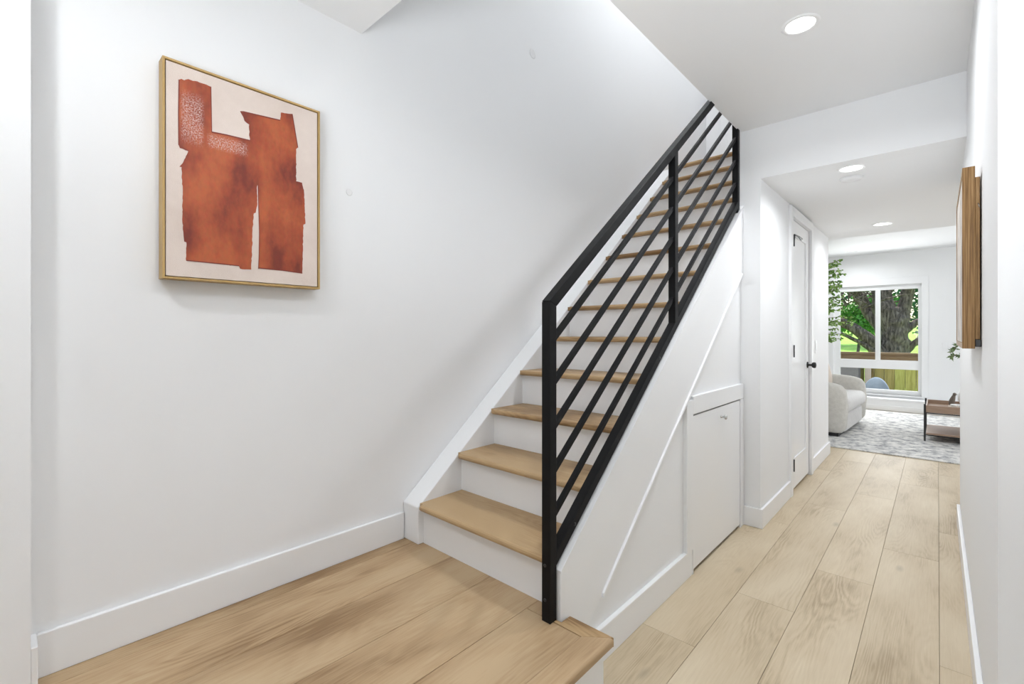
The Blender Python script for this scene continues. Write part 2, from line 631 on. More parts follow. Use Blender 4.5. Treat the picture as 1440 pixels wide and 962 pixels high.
def refine(pts, rad, m):
    """subdivide a polyline smoothly"""
    P = [Vector(p) for p in pts]
    out, ro = [], []
    for i in range(len(P) - 1):
        p0, p1, p2, p3 = P[max(i - 1, 0)], P[i], P[i + 1], P[min(i + 2, len(P) - 1)]
        for k in range(m):
            t = k / m
            out.append(0.5 * ((2 * p1) + (p2 - p0) * t + (2 * p0 - 5 * p1 + 4 * p2 - p3) * t * t + (3 * p1 - p0 - 3 * p2 + p3) * t ** 3))
            ro.append(rad[i] + (rad[i + 1] - rad[i]) * t)
    out.append(P[-1])
    ro.append(rad[-1])
    return out, ro


def empty(name, loc=(0, 0, 0)):
    o = bpy.data.objects.new(name, None)
    COL.objects.link(o)
    o.location = loc
    o.empty_display_size = 0.1
    return o


def thing(name, label, cat, base, group=None):
    o = empty(name, base)
    return tag(o, label, cat, group)


def under(root):
    """re-express children built in world coordinates relative to their root"""
    for c in list(root.children):
        c.matrix_parent_inverse = Matrix.Translation(-root.location)


def struct(o):
    o['kind'] = 'structure'
    return o


# ------------------------------------------------------------------ dimensions
L = 0.265          # landing level
C = 2.4437         # hall ceiling
CL = 2.13          # lowered ceiling of the passage
XL = -1.782        # left wall face
XO = -0.885        # outer face of the stair knee wall
XI = -0.955        # inner face of the stair knee wall
XC = -0.913        # edge of the hall ceiling along the stair opening
XH = -0.797        # left wall of the passage
XW = 0.1026        # right wall
YH = 3.112         # header wall plane
YE = 1.013         # edge of the entry ceiling across the stair opening
YP = 5.50          # end of the passage
YF = 9.30          # living room window wall
Y1, Z1, RUN, RISE = 1.2035, 0.4463, 0.2199, 0.1804
U = Z1 + 12 * RISE  # upper floor level
SL = RISE / RUN
UT = U + 2.44

# ------------------------------------------------------------------ structure: floors
sub = struct(box('floor', -3.4, 2.4, -2.6, 9.4, -0.12, -0.014, M_SUB))
PW = 0.2273
joints = {0: [1.764], 1: [2.268], 2: [2.758, 4.271], 3: [3.279], 4: [2.255, 3.7665]}
X0 = -0.6771
PL = 1.52
for k in range(-12, 14):
    x0 = X0 + (k - 1) * PW
    x1 = x0 + PW
    j = joints.get(k, [0.35 + ((k * 0.61) % 1.0) * PL])
    cuts = sorted(set(j))
    y = cuts[0]
    while y > -2.6:
        y -= PL
        cuts.insert(0, y)
    y = cuts[-1]
    while y < 9.3:
        y += PL
        cuts.append(y)
    for a, b in zip(cuts[:-1], cuts[1:]):
        a2, b2 = max(a, -2.58), min(b, 9.30)
        if b2 - a2 < 0.05 or x0 > 2.3 or x1 < -3.3:
            continue
        # boards under the landing and the stairs, or outside the building, are not laid
        if x1 < -0.80 and a2 < 5.3:
            if b2 < 5.35:
                if not (x1 > -0.93 and b2 > 1.1):
                    continue
            else:
                a2 = 5.3 if x1 < -0.93 else a2
        if x0 > XW and a2 < 3.9:
            if b2 < 3.95 and a2 > 1.6:
                continue
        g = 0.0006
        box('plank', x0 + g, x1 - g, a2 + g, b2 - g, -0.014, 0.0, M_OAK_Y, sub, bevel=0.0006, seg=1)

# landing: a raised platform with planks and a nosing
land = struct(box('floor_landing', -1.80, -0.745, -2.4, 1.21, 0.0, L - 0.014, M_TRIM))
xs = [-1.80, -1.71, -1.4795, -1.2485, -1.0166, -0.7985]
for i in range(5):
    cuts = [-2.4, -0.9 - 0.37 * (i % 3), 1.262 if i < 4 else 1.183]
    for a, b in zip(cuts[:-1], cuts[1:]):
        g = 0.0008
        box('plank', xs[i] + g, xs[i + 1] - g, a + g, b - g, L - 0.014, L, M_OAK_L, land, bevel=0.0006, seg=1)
# the strip between the post and the first riser, behind the nosing
box('plank', -1.0158, -0.956, 1.1846, 1.262, L - 0.014, L, M_OAK_L, land, bevel=0.0006, seg=1)


def nosing(name, mat, pts, z0, z1, parent, r):
    bm = bmesh.new()
    add_prism(bm, pts, 'Z', z0, z1)
    return finish(name, bm, mat, parent, bevel=r, seg=3)


# mitred nosing boards along the open edge and across the end
bmn = bmesh.new()
x_in, x_out, zt, zb_, rr_ = -0.7980, -0.7225, L + 0.0004, L - 0.030, 0.012
pn = [(x_in, zb_), (x_in, zt)] + [(x_out - rr_ + rr_ * math.sin(a * math.pi / 10), zt - rr_ + rr_ * math.cos(a * math.pi / 10)) for a in range(6)] + [(x_out, zb_ + 0.006), (x_out - 0.006, zb_)]
e0 = [bmn.verts.new((x, -2.4, z)) for x, z in pn]
e1 = [bmn.verts.new((x, 1.1845 + (x - x_in) * 0.06 / 0.0755, z)) for x, z in pn]
bmn.faces.new(e0)
bmn.faces.new(e1[::-1])
for i in range(len(pn)):
    j = (i + 1) % len(pn)
    bmn.faces.new((e0[i], e1[i], e1[j], e0[j]))
finish('nosing', bmn, M_OAK_L, land)
m_ox = M_OAK_X
nosing('nosing', M_OAK_X, [(-0.7982, 1.1852), (-0.7230, 1.2452), (-0.8840, 1.2452), (-0.8840, 1.1985), (-0.9550, 1.1985), (-0.9550, 1.1852)], L - 0.028, L + 0.0004, land, 0.0008)
struct(box('floor_landing_riser', -0.747, -0.740, -2.4, 1.215, 0.0, L - 0.03, M_TRIM))

# ------------------------------------------------------------------ structure: walls and ceilings
struct(box('wall_left', XL - 0.12, XL, -2.5, 6.2, 0.0, UT + 0.1, M_WALL))
near = struct(box('wall_left_near', XL, -1.70, -2.5, 0.0455, 0.0, C, M_WALL))
box('baseboard', XL, -1.7005, 0.0456, 0.0585, L, L + 0.119, M_TRIM, near, bevel=0.002)
struct(box('wall_back', -1.9, 2.4, -2.7, -2.6, 0.0, C, M_WALL))
struct(box('wall_entry', XW + 0.9, XW + 1.0, -2.6, 1.557, 0.0, C, M_WALL))
# right wall: face along the hall, end face turned to the entry
struct(box('wall_right', XW, XW + 0.95, 1.557, 4.03, 0.0, C, M_WALL))
# header wall and the column beside the stair
struct(box('wall_header', XH, XW, YH, YH + 0.12, CL, C, M_WALL))
struct(box('wall_stair_back', -0.9225, XH, YH, 3.90, 0.0, UT, M_WALL))
# ceilings
struct(box('ceiling_hall', XC, 2.4, -2.6, YH, C, U - 0.02, M_CEIL))
struct(box('ceiling_entry', XL, XC, -2.6, YE, C, U - 0.02, M_CEIL))
struct(box('ceiling_passage', -0.90, 1.2, YH + 0.12, YP + 0.12, CL, CL + 0.35, M_CEIL))
struct(box('ceiling_living', -3.4, 2.4, YP + 0.12, YF + 0.1, C + 0.0, C + 0.1, M_CEIL))
# upper storey around the well
struct(box('wall_upper_front', XL, -0.8, YE - 0.12, YE, U, UT, M_WALL))
struct(box('wall_upper_right', -0.795, -0.70, YE - 0.1, 5.0, U - 0.02, UT, M_WALL))
struct(box('wall_upper_end', XL, -0.7, 4.95, 5.07, U - 0.1, UT, M_WALL))
struct(box('ceiling_upper', XL - 0.1, -0.6, YE - 0.15, 5.1, UT, UT + 0.1, M_CEIL))
struct(box('floor_upper', XL, -0.915, 3.92, 4.95, U - 0.16, U - 0.003, M_OAK_L))
for (a, b, z0, z1) in ((-1.625, -1.545, U, U + 2.08), (-0.90, -0.82, U, U + 2.08), (-1.625, -0.82, U + 2.0, U + 2.08)):
    pass
ud = struct(box('door_2', -1.56, -0.90, 4.92, 4.95, U, U + 2.03, M_DOOR))
box('casing', -1.63, -1.56, 4.915, 4.95, U, U + 2.10, M_TRIM, ud, bevel=0.003)
box('casing', -0.90, -0.83, 4.915, 4.95, U, U + 2.10, M_TRIM, ud, bevel=0.003)
box('casing', -1.63, -0.83, 4.913, 4.95, U + 2.03, U + 2.10, M_TRIM, ud, bevel=0.003)
box('panel_moulding', -1.46, -1.00, 4.912, 4.921, U + 0.25, U + 1.85, M_DOOR, ud, bevel=0.003)

# passage left wall with a door in it
struct(box('wall_passage', -0.92, XH, 3.90 - 0.001, 3.92, 0, CL, M_WALL))
struct(box('wall_passage_far', -0.92, XH, 4.56, YP, 0, CL, M_WALL))
struct(box('wall_passage_over_door', -0.92, XH, 3.92, 4.56, 2.04, CL, M_WALL))
d1 = struct(box('door_1', -0.845, -0.806, 3.925, 4.552, 0.022, 2.035, M_DOOR, bevel=0.002))
for (a, b, z0, z1) in ((3.925, 4.03, 0.022, 2.035), (4.447, 4.552, 0.022, 2.035), (4.03, 4.447, 0.022, 0.245), (4.03, 4.447, 1.92, 2.035)):
    box('stile' if b - a < 0.2 else 'rail', -0.806, -0.797, a, b, z0, z1, M_DOOR, d1, bevel=0.002)
box('casing', -0.80, -0.779, 3.840, 3.905, 0.0, 2.115, M_TRIM, d1, bevel=0.002)
box('casing', -0.80, -0.775, 4.560, 4.630, 0.0, 2.05, M_TRIM, d1, bevel=0.002)
box('casing', -0.80, -0.777, 3.915, 4.630, 2.045, 2.115, M_TRIM, d1, bevel=0.002)
for z in (1.87, 1.055, 0.215):
    tag(box('hinge', -0.800, -0.7735, 3.914, 3.922, z - 0.045, z + 0.045, M_BLACK2, d1, bevel=0.002), 'black door hinge')
stop = tag(tube('door_stop', [(-0.778, 3.92, 1.86), (-0.776, 3.925, 1.913), (-0.768, 4.02, 1.910), (-0.772, 4.13, 1.908)], [0.004, 0.005, 0.006, 0.010], M_BLACK2, d1, 8), 'black hinge pin door stop')
kb = lathe('door_knob', [(0.026, 0), (0.026, 0.006), (0.009, 0.010), (0.009, 0.030), (0.020, 0.036), (0.025, 0.048), (0.022, 0.060), (0.008, 0.064)], (-0.797, 4.49, 0.925), M_BLACK2, d1, 24, 'X')
tag(kb, 'matt black round door knob')
# low sill shadow under the door is a real gap

# living room shell
struct(box('wall_living_left', -3.4, -3.3, YP - 0.2, YF, 0, C, M_WALL))
struct(box('wall_living_near', -3.4, -0.92, YP - 0.12, YP, 0, C, M_WALL))
struct(box('wall_living_right', 2.2, 2.3, 4.0, YF, 0, C, M_WALL))
struct(box('wall_living_side', 0.95, 2.3, 3.9, 4.03, 0, C, M_WALL))
WX0, WX1, WZ0, WZ1 = -1.275, -0.178, 0.235, 1.94
wf = struct(box('wall_far', -3.4, WX0, YF, YF + 0.14, 0, C, M_WALL))
struct(box('wall_far_right', WX1, 2.3, YF, YF + 0.14, 0, C, M_WALL))
struct(box('wall_far_over_window', WX0, WX1, YF, YF + 0.14, WZ1, C, M_WALL))
struct(box('wall_far_under_window', WX0, WX1, YF, YF + 0.14, 0, WZ0, M_WALL))

win = struct(empty('window_1', (-0.73, YF, WZ0)))
MV = M_TRIM
f_bm = bmesh.new()
yf0, yf1 = YF + 0.03, YF + 0.09
for (a, b, z0, z1) in ((WX0, -1.19, WZ0, WZ1), (-0.2187, WX1, WZ0, WZ1), (-1.19, -0.2187, 1.868, WZ1), (-1.19, -0.2187, WZ0, 0.302), (-1.19, -0.2187, 0.628, 0.764)):
    add_box(f_bm, a, b, yf0, yf1, z0, z1)
finish('window_frame', f_bm, MV, win)
box('mullion', -0.731, -0.669, yf0 - 0.005, yf1, 0.764, 1.868, MV, win, bevel=0.003)
box('pane', -1.19, -0.731, YF + 0.058, YF + 0.062, 0.764, 1.868, M_GLASS, win)
box('pane', -0.669, -0.2187, YF + 0.064, YF + 0.068, 0.764, 1.868, M_GLASS, win)
box('pane', -1.19, -0.2187, YF + 0.058, YF + 0.062, 0.302, 0.628, M_GLASS, win)
box('window_sill', WX0 - 0.02, WX1 + 0.02, YF - 0.03, YF + 0.03, WZ0 - 0.02, WZ0, MV, win, bevel=0.003)
box('casing', WX0 - 0.075, WX0, YF - 0.012, YF, WZ0, 2.045, M_TRIM, win, bevel=0.002)
box('casing', WX1, WX1 + 0.075, YF - 0.012, YF, WZ0, 2.045, M_TRIM, win, bevel=0.002)
box('casing', WX0, WX1, YF - 0.012, YF, WZ1, 2.045, M_TRIM, win, bevel=0.002)
under(win)

# low white heater cabinet along the window wall
ht = struct(empty('trim_8', (-0.5, 9.2, 0)))
box('cabinet', -3.2, 0.55, 9.10, YF, 0.0, 0.165, M_TRIM, ht, bevel=0.004)
box('top', -3.2, 0.56, 9.085, YF, 0.165, 0.19, M_TRIM, ht, bevel=0.004)
box('lower_lip', -3.2, 0.555, 9.088, 9.105, 0.005, 0.085, M_TRIM, ht, bevel=0.004)
under(ht)
struct(box('baseboard_far', 0.56, 2.2, YF - 0.014, YF, 0.0, 0.12, M_TRIM, bevel=0.003))

# ------------------------------------------------------------------ baseboards
bb = [(XL, -2.5), (XL, 1.214)]


def bevelled_board(name, x0, x1, y0, y1, z0, z1, parent=None):
    return box(name, x0, x1, y0, y1, z0, z1, M_TRIM, parent, bevel=0.003, seg=2)


struct(bevelled_board('baseboard_left', XL, XL + 0.015, 0.0585, 1.214, L, L + 0.119))
struct(bevelled_board('baseboard_right', XW - 0.015, XW, 1.557 - 0.015, 4.03, 0.0, 0.118))
struct(bevelled_board('baseboard_right_return', XW, XW + 0.9, 1.557 - 0.015, 1.557, 0.0, 0.118))
struct(bevelled_board('baseboard_column', -0.895, XH + 0.0155, YH - 0.0145, YH, 0.0, 0.118))
struct(bevelled_board('baseboard_passage', XH, XH + 0.015, YH, 3.845, 0.0, 0.118))
struct(bevelled_board('baseboard_passage_far', XH, XH + 0.015, 4.63, YP + 0.012, 0.0, 0.118))
struct(bevelled_board('baseboard_passage_end', -0.90, XH, YP, YP + 0.014, 0.0, 0.118))

# ------------------------------------------------------------------ knee wall beside the stairs
zt0 = 0.4175 + 0.004


def ztop(y):
    return zt0 + (y - 1.205) * 0.818


kw = [(1.205, L - 0.03), (1.205, ztop(1.205)), (YH, ztop(YH)), (YH, 0.0), (1.205, 0.0)]
knee = struct(prism('wall_stair_knee', [(1.205, 0.0), (1.205, ztop(1.205)), (YH, ztop(YH)), (YH, 0.0)], 'X', XI, XO - 0.022, M_WALL))
# raised sloping skirt board (sits proud of the recessed panels)
dz = 0.44


def zlow(y):
    return 0.244 + (y - 1.4565) * 0.808


prism('sloping_board', [(1.205, 0.0), (1.205, ztop(1.205)), (YH, ztop(YH)), (YH, zlow(YH)), (1.4565, 0.244), (1.4565 - 0.15, 0.244 - 0.15 * 0.808), (1.4565 - 0.15, 0.0)],
      'X', XO - 0.0225, XO - 0.008, M_TRIM, knee)
# cap on top of the wall
prism('wall_cap', [(1.2045, ztop(1.205) - 0.006), (1.2045, ztop(1.205) + 0.002), (YH - 0.001, ztop(YH) + 0.002), (YH - 0.001, ztop(YH) - 0.006)], 'X', XI - 0.002, XO + 0.001 - 0.006, M_TRIM, knee, bevel=0.001)
# slim sloping moulding
prism('panel_moulding', [(1.455, 0.243 - 0.009), (1.455, 0.243 + 0.009), (YH - 0.04, zlow(YH - 0.04) + 0.009), (YH - 0.04, zlow(YH - 0.04) - 0.009)],
      'X', XO - 0.012, XO + 0.001, M_TRIM, knee, bevel=0.003)
bmk = bmesh.new()
add_box(bmk, XO - 0.024, XO - 0.004, 1.215, 2.285, 0.0, 0.1265)
ob = finish('baseboard_stair', bmk, M_TRIM, None, bevel=0.003)
struct(ob)
# access door with its frame under the stairs
acc = struct(box('door_3', XO - 0.022, XO - 0.006, 2.298, 3.030, 0.020, 0.778, M_DOOR, bevel=0.0015))
box('dark_reveal', XO - 0.0225, XO - 0.0215, 2.286, 3.042, 0.0, 0.79, M_DARK, acc)
prism('frame_stile', [(2.214, 0.127), (2.214, zlow(2.214) - 0.0), (2.291, 0.86), (2.291, 0.0), (2.2855, 0.0), (2.2855, 0.127)], 'X', XO - 0.0225, XO - 0.001, M_TRIM, acc, bevel=0.0015)
box('frame_head', XO - 0.0225, XO - 0.0015, 2.292, 3.095, 0.786, 0.876, M_TRIM, acc, bevel=0.002)
box('frame_stile', XO - 0.0225, XO - 0.0025, 3.037, 3.095, 0.0, 0.785, M_TRIM, acc, bevel=0.0015)
tag(lathe('cabinet_knob', [(0.009, 0), (0.006, 0.003), (0.0055, 0.016), (0.012, 0.020), (0.0135, 0.026), (0.011, 0.030), (0.003, 0.031)], (XO - 0.006, 2.70, 0.722), M_CHROME, acc, 20, 'X'), 'small brushed nickel knob')

# ------------------------------------------------------------------ staircase
st = thing('staircase', 'closed staircase with white risers and pale oak treads rising from the landing', 'staircase', (-1.3, 1.25, L))
XS = -1.668   # skirt face
XT = -1.642   # tip of nosing at the left


def tread_mesh(k, last=False):
    yn = Y1 + (k - 1) * RUN
    z = Z1 + (k - 1) * RISE
    yb = yn + RUN + 0.045
    t = 0.026
    prof = []
    r = t / 2
    for i in range(7):
        a = math.pi / 2 + math.pi * i / 6
        prof.append((yn + r + r * math.cos(a), z - r + r * math.sin(a)))
    prof = [(yb, z)] + prof + [(yb, z - t)]
    bm = bmesh.new()
    add_prism(bm, prof, 'X', XT, XI - 0.0055)
    # body to the skirt behind the returned nosing
    add_box(bm, XS + 0.001, XT, yn + 0.022, yb, z - t + 0.001, z - 0.0015)
    return bm


for k in range(1, 14):
    yr = Y1 + 0.042 + (k - 1) * RUN
    z = Z1 + (k - 1) * RISE
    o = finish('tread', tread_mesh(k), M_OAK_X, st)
    zb = L if k == 1 else z - RISE
    box('riser', XS, XI - 0.0015, yr, yr + 0.018, zb, z - 0.0255, M_TRIM, st)
ys0 = 1.217
skp = [(ys0, L), (ys0, 0.428), (YH + 0.75, 0.428 + (YH + 0.75 - ys0) * SL), (YH + 0.75, 0.2 + (YH + 0.75 - ys0) * SL), (ys0 + 0.2, L)]
prism('skirt_board', skp, 'X', XL + 0.001, XS, M_TRIM, st, bevel=0.004)
prism('skirt_board', [(1.245, L), (1.245, 0.43), (3.9, 0.43 + (3.9 - 1.245) * SL), (3.9, 0.18 + (3.9 - 1.245) * SL), (1.45, L)], 'X', XI - 0.0012, XI - 0.005, M_TRIM, st)
under(st)

# ------------------------------------------------------------------ railing
rl = thing('stair_railing', 'black square steel stair railing with sloping bars on the white knee wall', 'railing', (-0.921, 1.18, L))
PX0, PX1 = -0.938, -0.904
xm = (PX0 + PX1) / 2
HS = 0.812


def hz(y, z0=1.290):
    return z0 + (y - 1.166) * HS


# newel post: top cut on the slope of the handrail
prism('post', [(1.166, L), (1.166, hz(1.166) - 0.002), (1.1995, hz(1.1995) - 0.044), (1.1995, L)], 'X', PX0, PX1, M_BLACK, rl, bevel=0.0012)
vt = 0.044
prism('handrail', [(1.166, hz(1.166)), (3.11, hz(3.11)), (3.11, hz(3.11) - vt), (1.1665 + 0.0335, hz(1.2) - vt)], 'X', PX0, PX1, M_BLACK, rl, bevel=0.0012)
bz = [1.166, 1.024, 0.880, 0.737, 0.595]
slope_bot = 0.822
BB = 0.461
spans = [(1.1995, 2.117), (2.151, 3.040)]
for z0 in bz:
    sl = HS + (slope_bot - HS) * (1.3 - z0) / 0.85
    for a, b in spans:
        za, zb = z0 + (a - 1.2) * sl, z0 + (b - 1.2) * sl
        if za > 3.0:
            continue
        h = 0.011
        prism('bar', [(a, za - h), (a, za + h), (b, zb + h), (b, zb - h)], 'X', xm - 0.0085, xm + 0.0085, M_BLACK, rl, bevel=0.0008, seg=1)


def bzz(y):
    return BB + (y - 1.2) * slope_bot


prism('bottom_rail', [(1.1995, bzz(1.1995) - 0.021), (1.1995, bzz(1.1995) + 0.021), (3.041, bzz(3.041) + 0.021), (3.041, bzz(3.041) - 0.021)], 'X', PX0, PX1, M_BLACK, rl, bevel=0.0012)
for (a, b) in ((2.117, 2.151), (3.040, 3.074)):
    prism('post', [(a, bzz(a) + 0.0205), (b, bzz(b) + 0.0205 if a < 3 else ztop(b) + 0.002), (b, hz(b) - vt), (a, hz(a) - vt)] if a < 3 else
          [(a, ztop(a) + 0.002), (b, ztop(b) + 0.002), (b, hz(b) - vt), (a, hz(a) - vt)], 'X', PX0, PX1, M_BLACK, rl, bevel=0.0012)
for y, zz in ((1.3, 0), (1.95, 0), (2.42, 0), (2.93, 0)):
    lathe('screw', [(0.006, 0), (0.006, 0.002), (0.003, 0.003)], (PX1, y, bzz(y)), M_BLACK2, rl, 10, 'X')
for z in (0.445, 0.335):
    lathe('screw', [(0.003, -0.0015), (0.0055, -0.001), (0.0055, 0.0)], (xm - 0.004, 1.166, z), M_BLACK2, rl, 10, 'Y')
under(rl)

# ------------------------------------------------------------------ picture on the left wall
AY0, AY1, AZ0, AZ1 = 0.3225, 0.8085, 1.354, 2.028
pic = thing('framed_painting', 'framed abstract painting of rust red blocks on pale pink, on the left wall', 'painting', (XL, 0.565, AZ0))
fx0, fx1 = XL + 0.006, -1.727
w = 0.0065
box('frame_side', fx0, fx1, AY0, AY0 + w, AZ0, AZ1, M_FRAME, pic, bevel=0.001)
box('frame_side', fx0, fx1, AY1 - w, AY1, AZ0, AZ1, M_FRAME, pic, bevel=0.001)
box('frame_rail', fx0, fx1, AY0 + w, AY1 - w, AZ1 - w, AZ1, M_FRAME, pic, bevel=0.001)
box('frame_rail', fx0, fx1, AY0 + w, AY1 - w, AZ0, AZ0 + w, M_FRAME, pic, bevel=0.001)
box('backing', fx0, fx0 + 0.01, AY0 + w, AY1 - w, AZ0 + w, AZ1 - w, M_DARK, pic)
box('canvas', fx0 + 0.011, fx1 - 0.004, AY0 + w + 0.0025, AY1 - w - 0.0025, AZ0 + w + 0.0025, AZ1 - w - 0.0025, M_CANVAS, pic, bevel=0.001)
shape = [(0.3652, 1.9715), (0.371, 1.9764), (0.3783, 1.975), (0.3893, 1.9829), (0.4193, 1.9843), (0.4503, 1.983), (0.4526, 1.8371), (0.4944, 1.8411), (0.5648, 1.8441), (0.5639, 1.8983), (0.5491, 1.9058), (0.5448, 1.9186), (0.5363, 1.9326), (0.5465, 1.9362), (0.6159, 1.943), (0.6648, 1.9477), (0.6677, 1.9757), (0.7068, 1.9843), (0.7118, 1.9554), (0.7269, 1.8679), (0.7209, 1.861), (0.7209, 1.743), (0.7423, 1.7429), (0.7505, 1.7033), (0.7546, 1.5929), (0.7474, 1.5885), (0.7433, 1.4085), (0.6725, 1.4119), (0.5932, 1.4118), (0.595, 1.4605), (0.5959, 1.5382), (0.5932, 1.6347), (0.5914, 1.7021), (0.5878, 1.6916), (0.5896, 1.634), (0.5843, 1.602), (0.578, 1.5979), (0.5736, 1.5346), (0.5701, 1.4046), (0.5363, 1.4041), (0.532, 1.4131), (0.4542, 1.4139), (0.3834, 1.4139), (0.3842, 1.471), (0.3783, 1.4727), (0.3739, 1.5287), (0.3747, 1.6248), (0.3717, 1.7025), (0.366, 1.7027), (0.3747, 1.7163), (0.3893, 1.758), (0.3674, 1.7604), (0.3638, 1.7697), (0.3638, 1.8738)]


def rough_edge(pts, step=0.006, amp=0.0011):
    out = []
    n = len(pts)
    for i in range(n):
        a, b = Vector(pts[i]), Vector(pts[(i + 1) % n])
        m = max(1, int((b - a).length / step))
        for k in range(m):
            p = a.lerp(b, k / m)
            if k:
                d = (b - a).normalized()
                q = noise.noise(Vector((p.x * 90, p.y * 90, 0))) * amp * 2
                p = p + Vector((-d.y, d.x)) * q
            out.append((p.x, p.y))
    return out


pf = fx1 - 0.004
bmp = bmesh.new()
vs = [bmp.verts.new((pf + 0.0006, y, z)) for y, z in rough_edge(shape)]
fc = bmp.faces.new(vs)
r = bmesh.ops.extrude_face_region(bmp, geom=[fc])
for v in r['geom']:
    if isinstance(v, bmesh.types.BMVert):
        v.co.x -= 0.0005
bmesh.ops.triangulate(bmp, faces=list(bmp.faces))
tag(finish('painted_shape', bmp, M_RUST, pic), 'rust red painted blocks')
# darker brush strokes along some edges
for pts, wd in (([(0.4526, 1.8371), (0.4944, 1.8411), (0.5648, 1.8441)], 0.0022), ([(0.5363, 1.9320), (0.5465, 1.9355), (0.6159, 1.942), (0.6648, 1.9467)], 0.0022),
                ([(0.3652, 1.9715), (0.3640, 1.8738), (0.3645, 1.7697), (0.3893, 1.758)], 0.0016), ([(0.5932, 1.4125), (0.6725, 1.4125), (0.7433, 1.409)], 0.0018),
                ([(0.3834, 1.4146), (0.4542, 1.4146), (0.532, 1.4138)], 0.0016), ([(0.4503, 1.983), (0.4526, 1.8371)], 0.0012),
                ([(0.7269, 1.8679), (0.7118, 1.9554), (0.7068, 1.9843)], 0.0014), ([(0.5932, 1.41), (0.595, 1.4605), (0.5959, 1.5382), (0.5932, 1.6347), (0.5914, 1.7021)], 0.0012)):
    V = [Vector(p) for p in pts]
    lo, hi = [], []
    for i_, p in enumerate(V):
        d = (V[min(i_ + 1, len(V) - 1)] - V[max(i_ - 1, 0)]).normalized()
        nrm = Vector((-d.y, d.x)) * wd
        lo.append(p - nrm)
        hi.append(p + nrm)
    bms = bmesh.new()
    add_prism(bms, [(p.x, p.y) for p in lo + hi[::-1]], 'X', pf + 0.0005, pf + 0.0010)
    tag(finish('brush_stroke', bms, M_RUSTD, pic), 'dark rust brush stroke along the edge')
under(pic)

# round filled patches on the left wall
for (y, z, rr) in ((2.1283, 2.8544, 0.028), (0.9563, 1.7659, 0.014)):
    o = lathe('wall_patch', [(rr, 0.0), (rr, 0.0008), (rr * 0.8, 0.0012)], (XL, y, z), M_PATCH, None, 24, 'X')
    tag(o, 'faint round painted patch on the left wall, right of the painting' if z < 2 else 'faint round painted patch high on the left wall above the stairs', 'patch')

# ------------------------------------------------------------------ frame on the right wall
fr = thing('wall_frame', 'deep oak framed pale canvas on the right wall seen from its edge', 'frame', (XW, 2.39, 1.138))
fa, fb, gz0, gz1 = 2.08, 2.705, 1.138, 1.7185
FX0, FX1 = 0.0580, 0.0875
ft = 0.018
box('frame_side', FX0, FX1, fa, fa + ft, gz0, gz1, M_FRAME2, fr, bevel=0.001)
box('frame_side', FX0, FX1, fb - ft, fb, gz0, gz1, M_FRAME2, fr, bevel=0.001)
box('frame_rail', FX0, FX1, fa + ft, fb - ft, gz1 - ft, gz1, M_FRAME2, fr, bevel=0.001)
box('frame_rail', FX0, FX1, fa + ft, fb - ft, gz0, gz0 + ft, M_FRAME2, fr, bevel=0.001)
box('canvas', FX0 + 0.002, FX0 + 0.02, fa + ft + 0.001, fb - ft - 0.001, gz0 + ft + 0.001, gz1 - ft - 0.001, M_ART2, fr)
# rear stretcher standing off the wall, bumpers and hanging wire
box('stretcher', FX1, XW - 0.004, fa + 0.004, fa + 0.03, gz0 + 0.03, gz1 - 0.035, M_FRAME2, fr, bevel=0.001)
box('stretcher', FX1, XW - 0.004, fb - 0.03, fb - 0.004, gz0 + 0.03, gz1 - 0.035, M_FRAME2, fr, bevel=0.001)
tag(box('bumper', FX1, XW - 0.0005, fa + 0.002, fa + 0.022, gz0 + 0.006, gz0 + 0.029, M_BLACK2, fr, bevel=0.002), 'black rubber bumper')
tag(box('bumper', FX1, XW - 0.0005, fb - 0.022, fb - 0.002, gz0 + 0.006, gz0 + 0.029, M_BLACK2, fr, bevel=0.002), 'black rubber bumper')
tube('hanging_wire', [(0.094, fa + 0.003, 1.60), (0.0975, fa - 0.001, 1.585), (0.093, fa + 0.01, 1.595), (0.0965, 2.39, 1.63), (0.094, fb - 0.01, 1.60)], 0.0015, M_CHROME, fr, 6)
under(fr)

# ------------------------------------------------------------------ recessed lamps


def downlight(x, y, z, label, r=0.052, power=9.0, on=True):
    t = thing('recessed_light', label, 'ceiling light', (x, y, z), 'recessed ceiling lights')
    bm = bmesh.new()
    n = 40
    prof = [(r * 1.0, -0.0015), (r * 1.03, -0.0045), (r * 1.28, -0.004), (r * 1.34, -0.0005)]
    rings = []
    for rr, h in prof:
        rings.append([bm.verts.new((x + rr * math.cos(2 * math.pi * i / n), y + rr * math.sin(2 * math.pi * i / n), z + h)) for i in range(n)])
    for k in range(3):
        for i in range(n):
            j = (i + 1) % n
            bm.faces.new((rings[k][i], rings[k][j], rings[k + 1][j], rings[k + 1][i]))
    finish('trim_ring', bm, M_TRIM, t, smooth=True)
    bm = bmesh.new()
    bm.faces.new([bm.verts.new((x + r * math.cos(2 * math.pi * i / n), y + r * math.sin(2 * math.pi * i / n), z - 0.002)) for i in range(n)])
    tag(finish('lens', bm, M_GLOW, t), 'glowing round lens')
    under(t)
    light('lamp_light', 'AREA', (x, y, z - 0.006), power, (0.93, 0.96, 1.0), r * 2, rot=(0, 0, 0), spread=160)
    return t


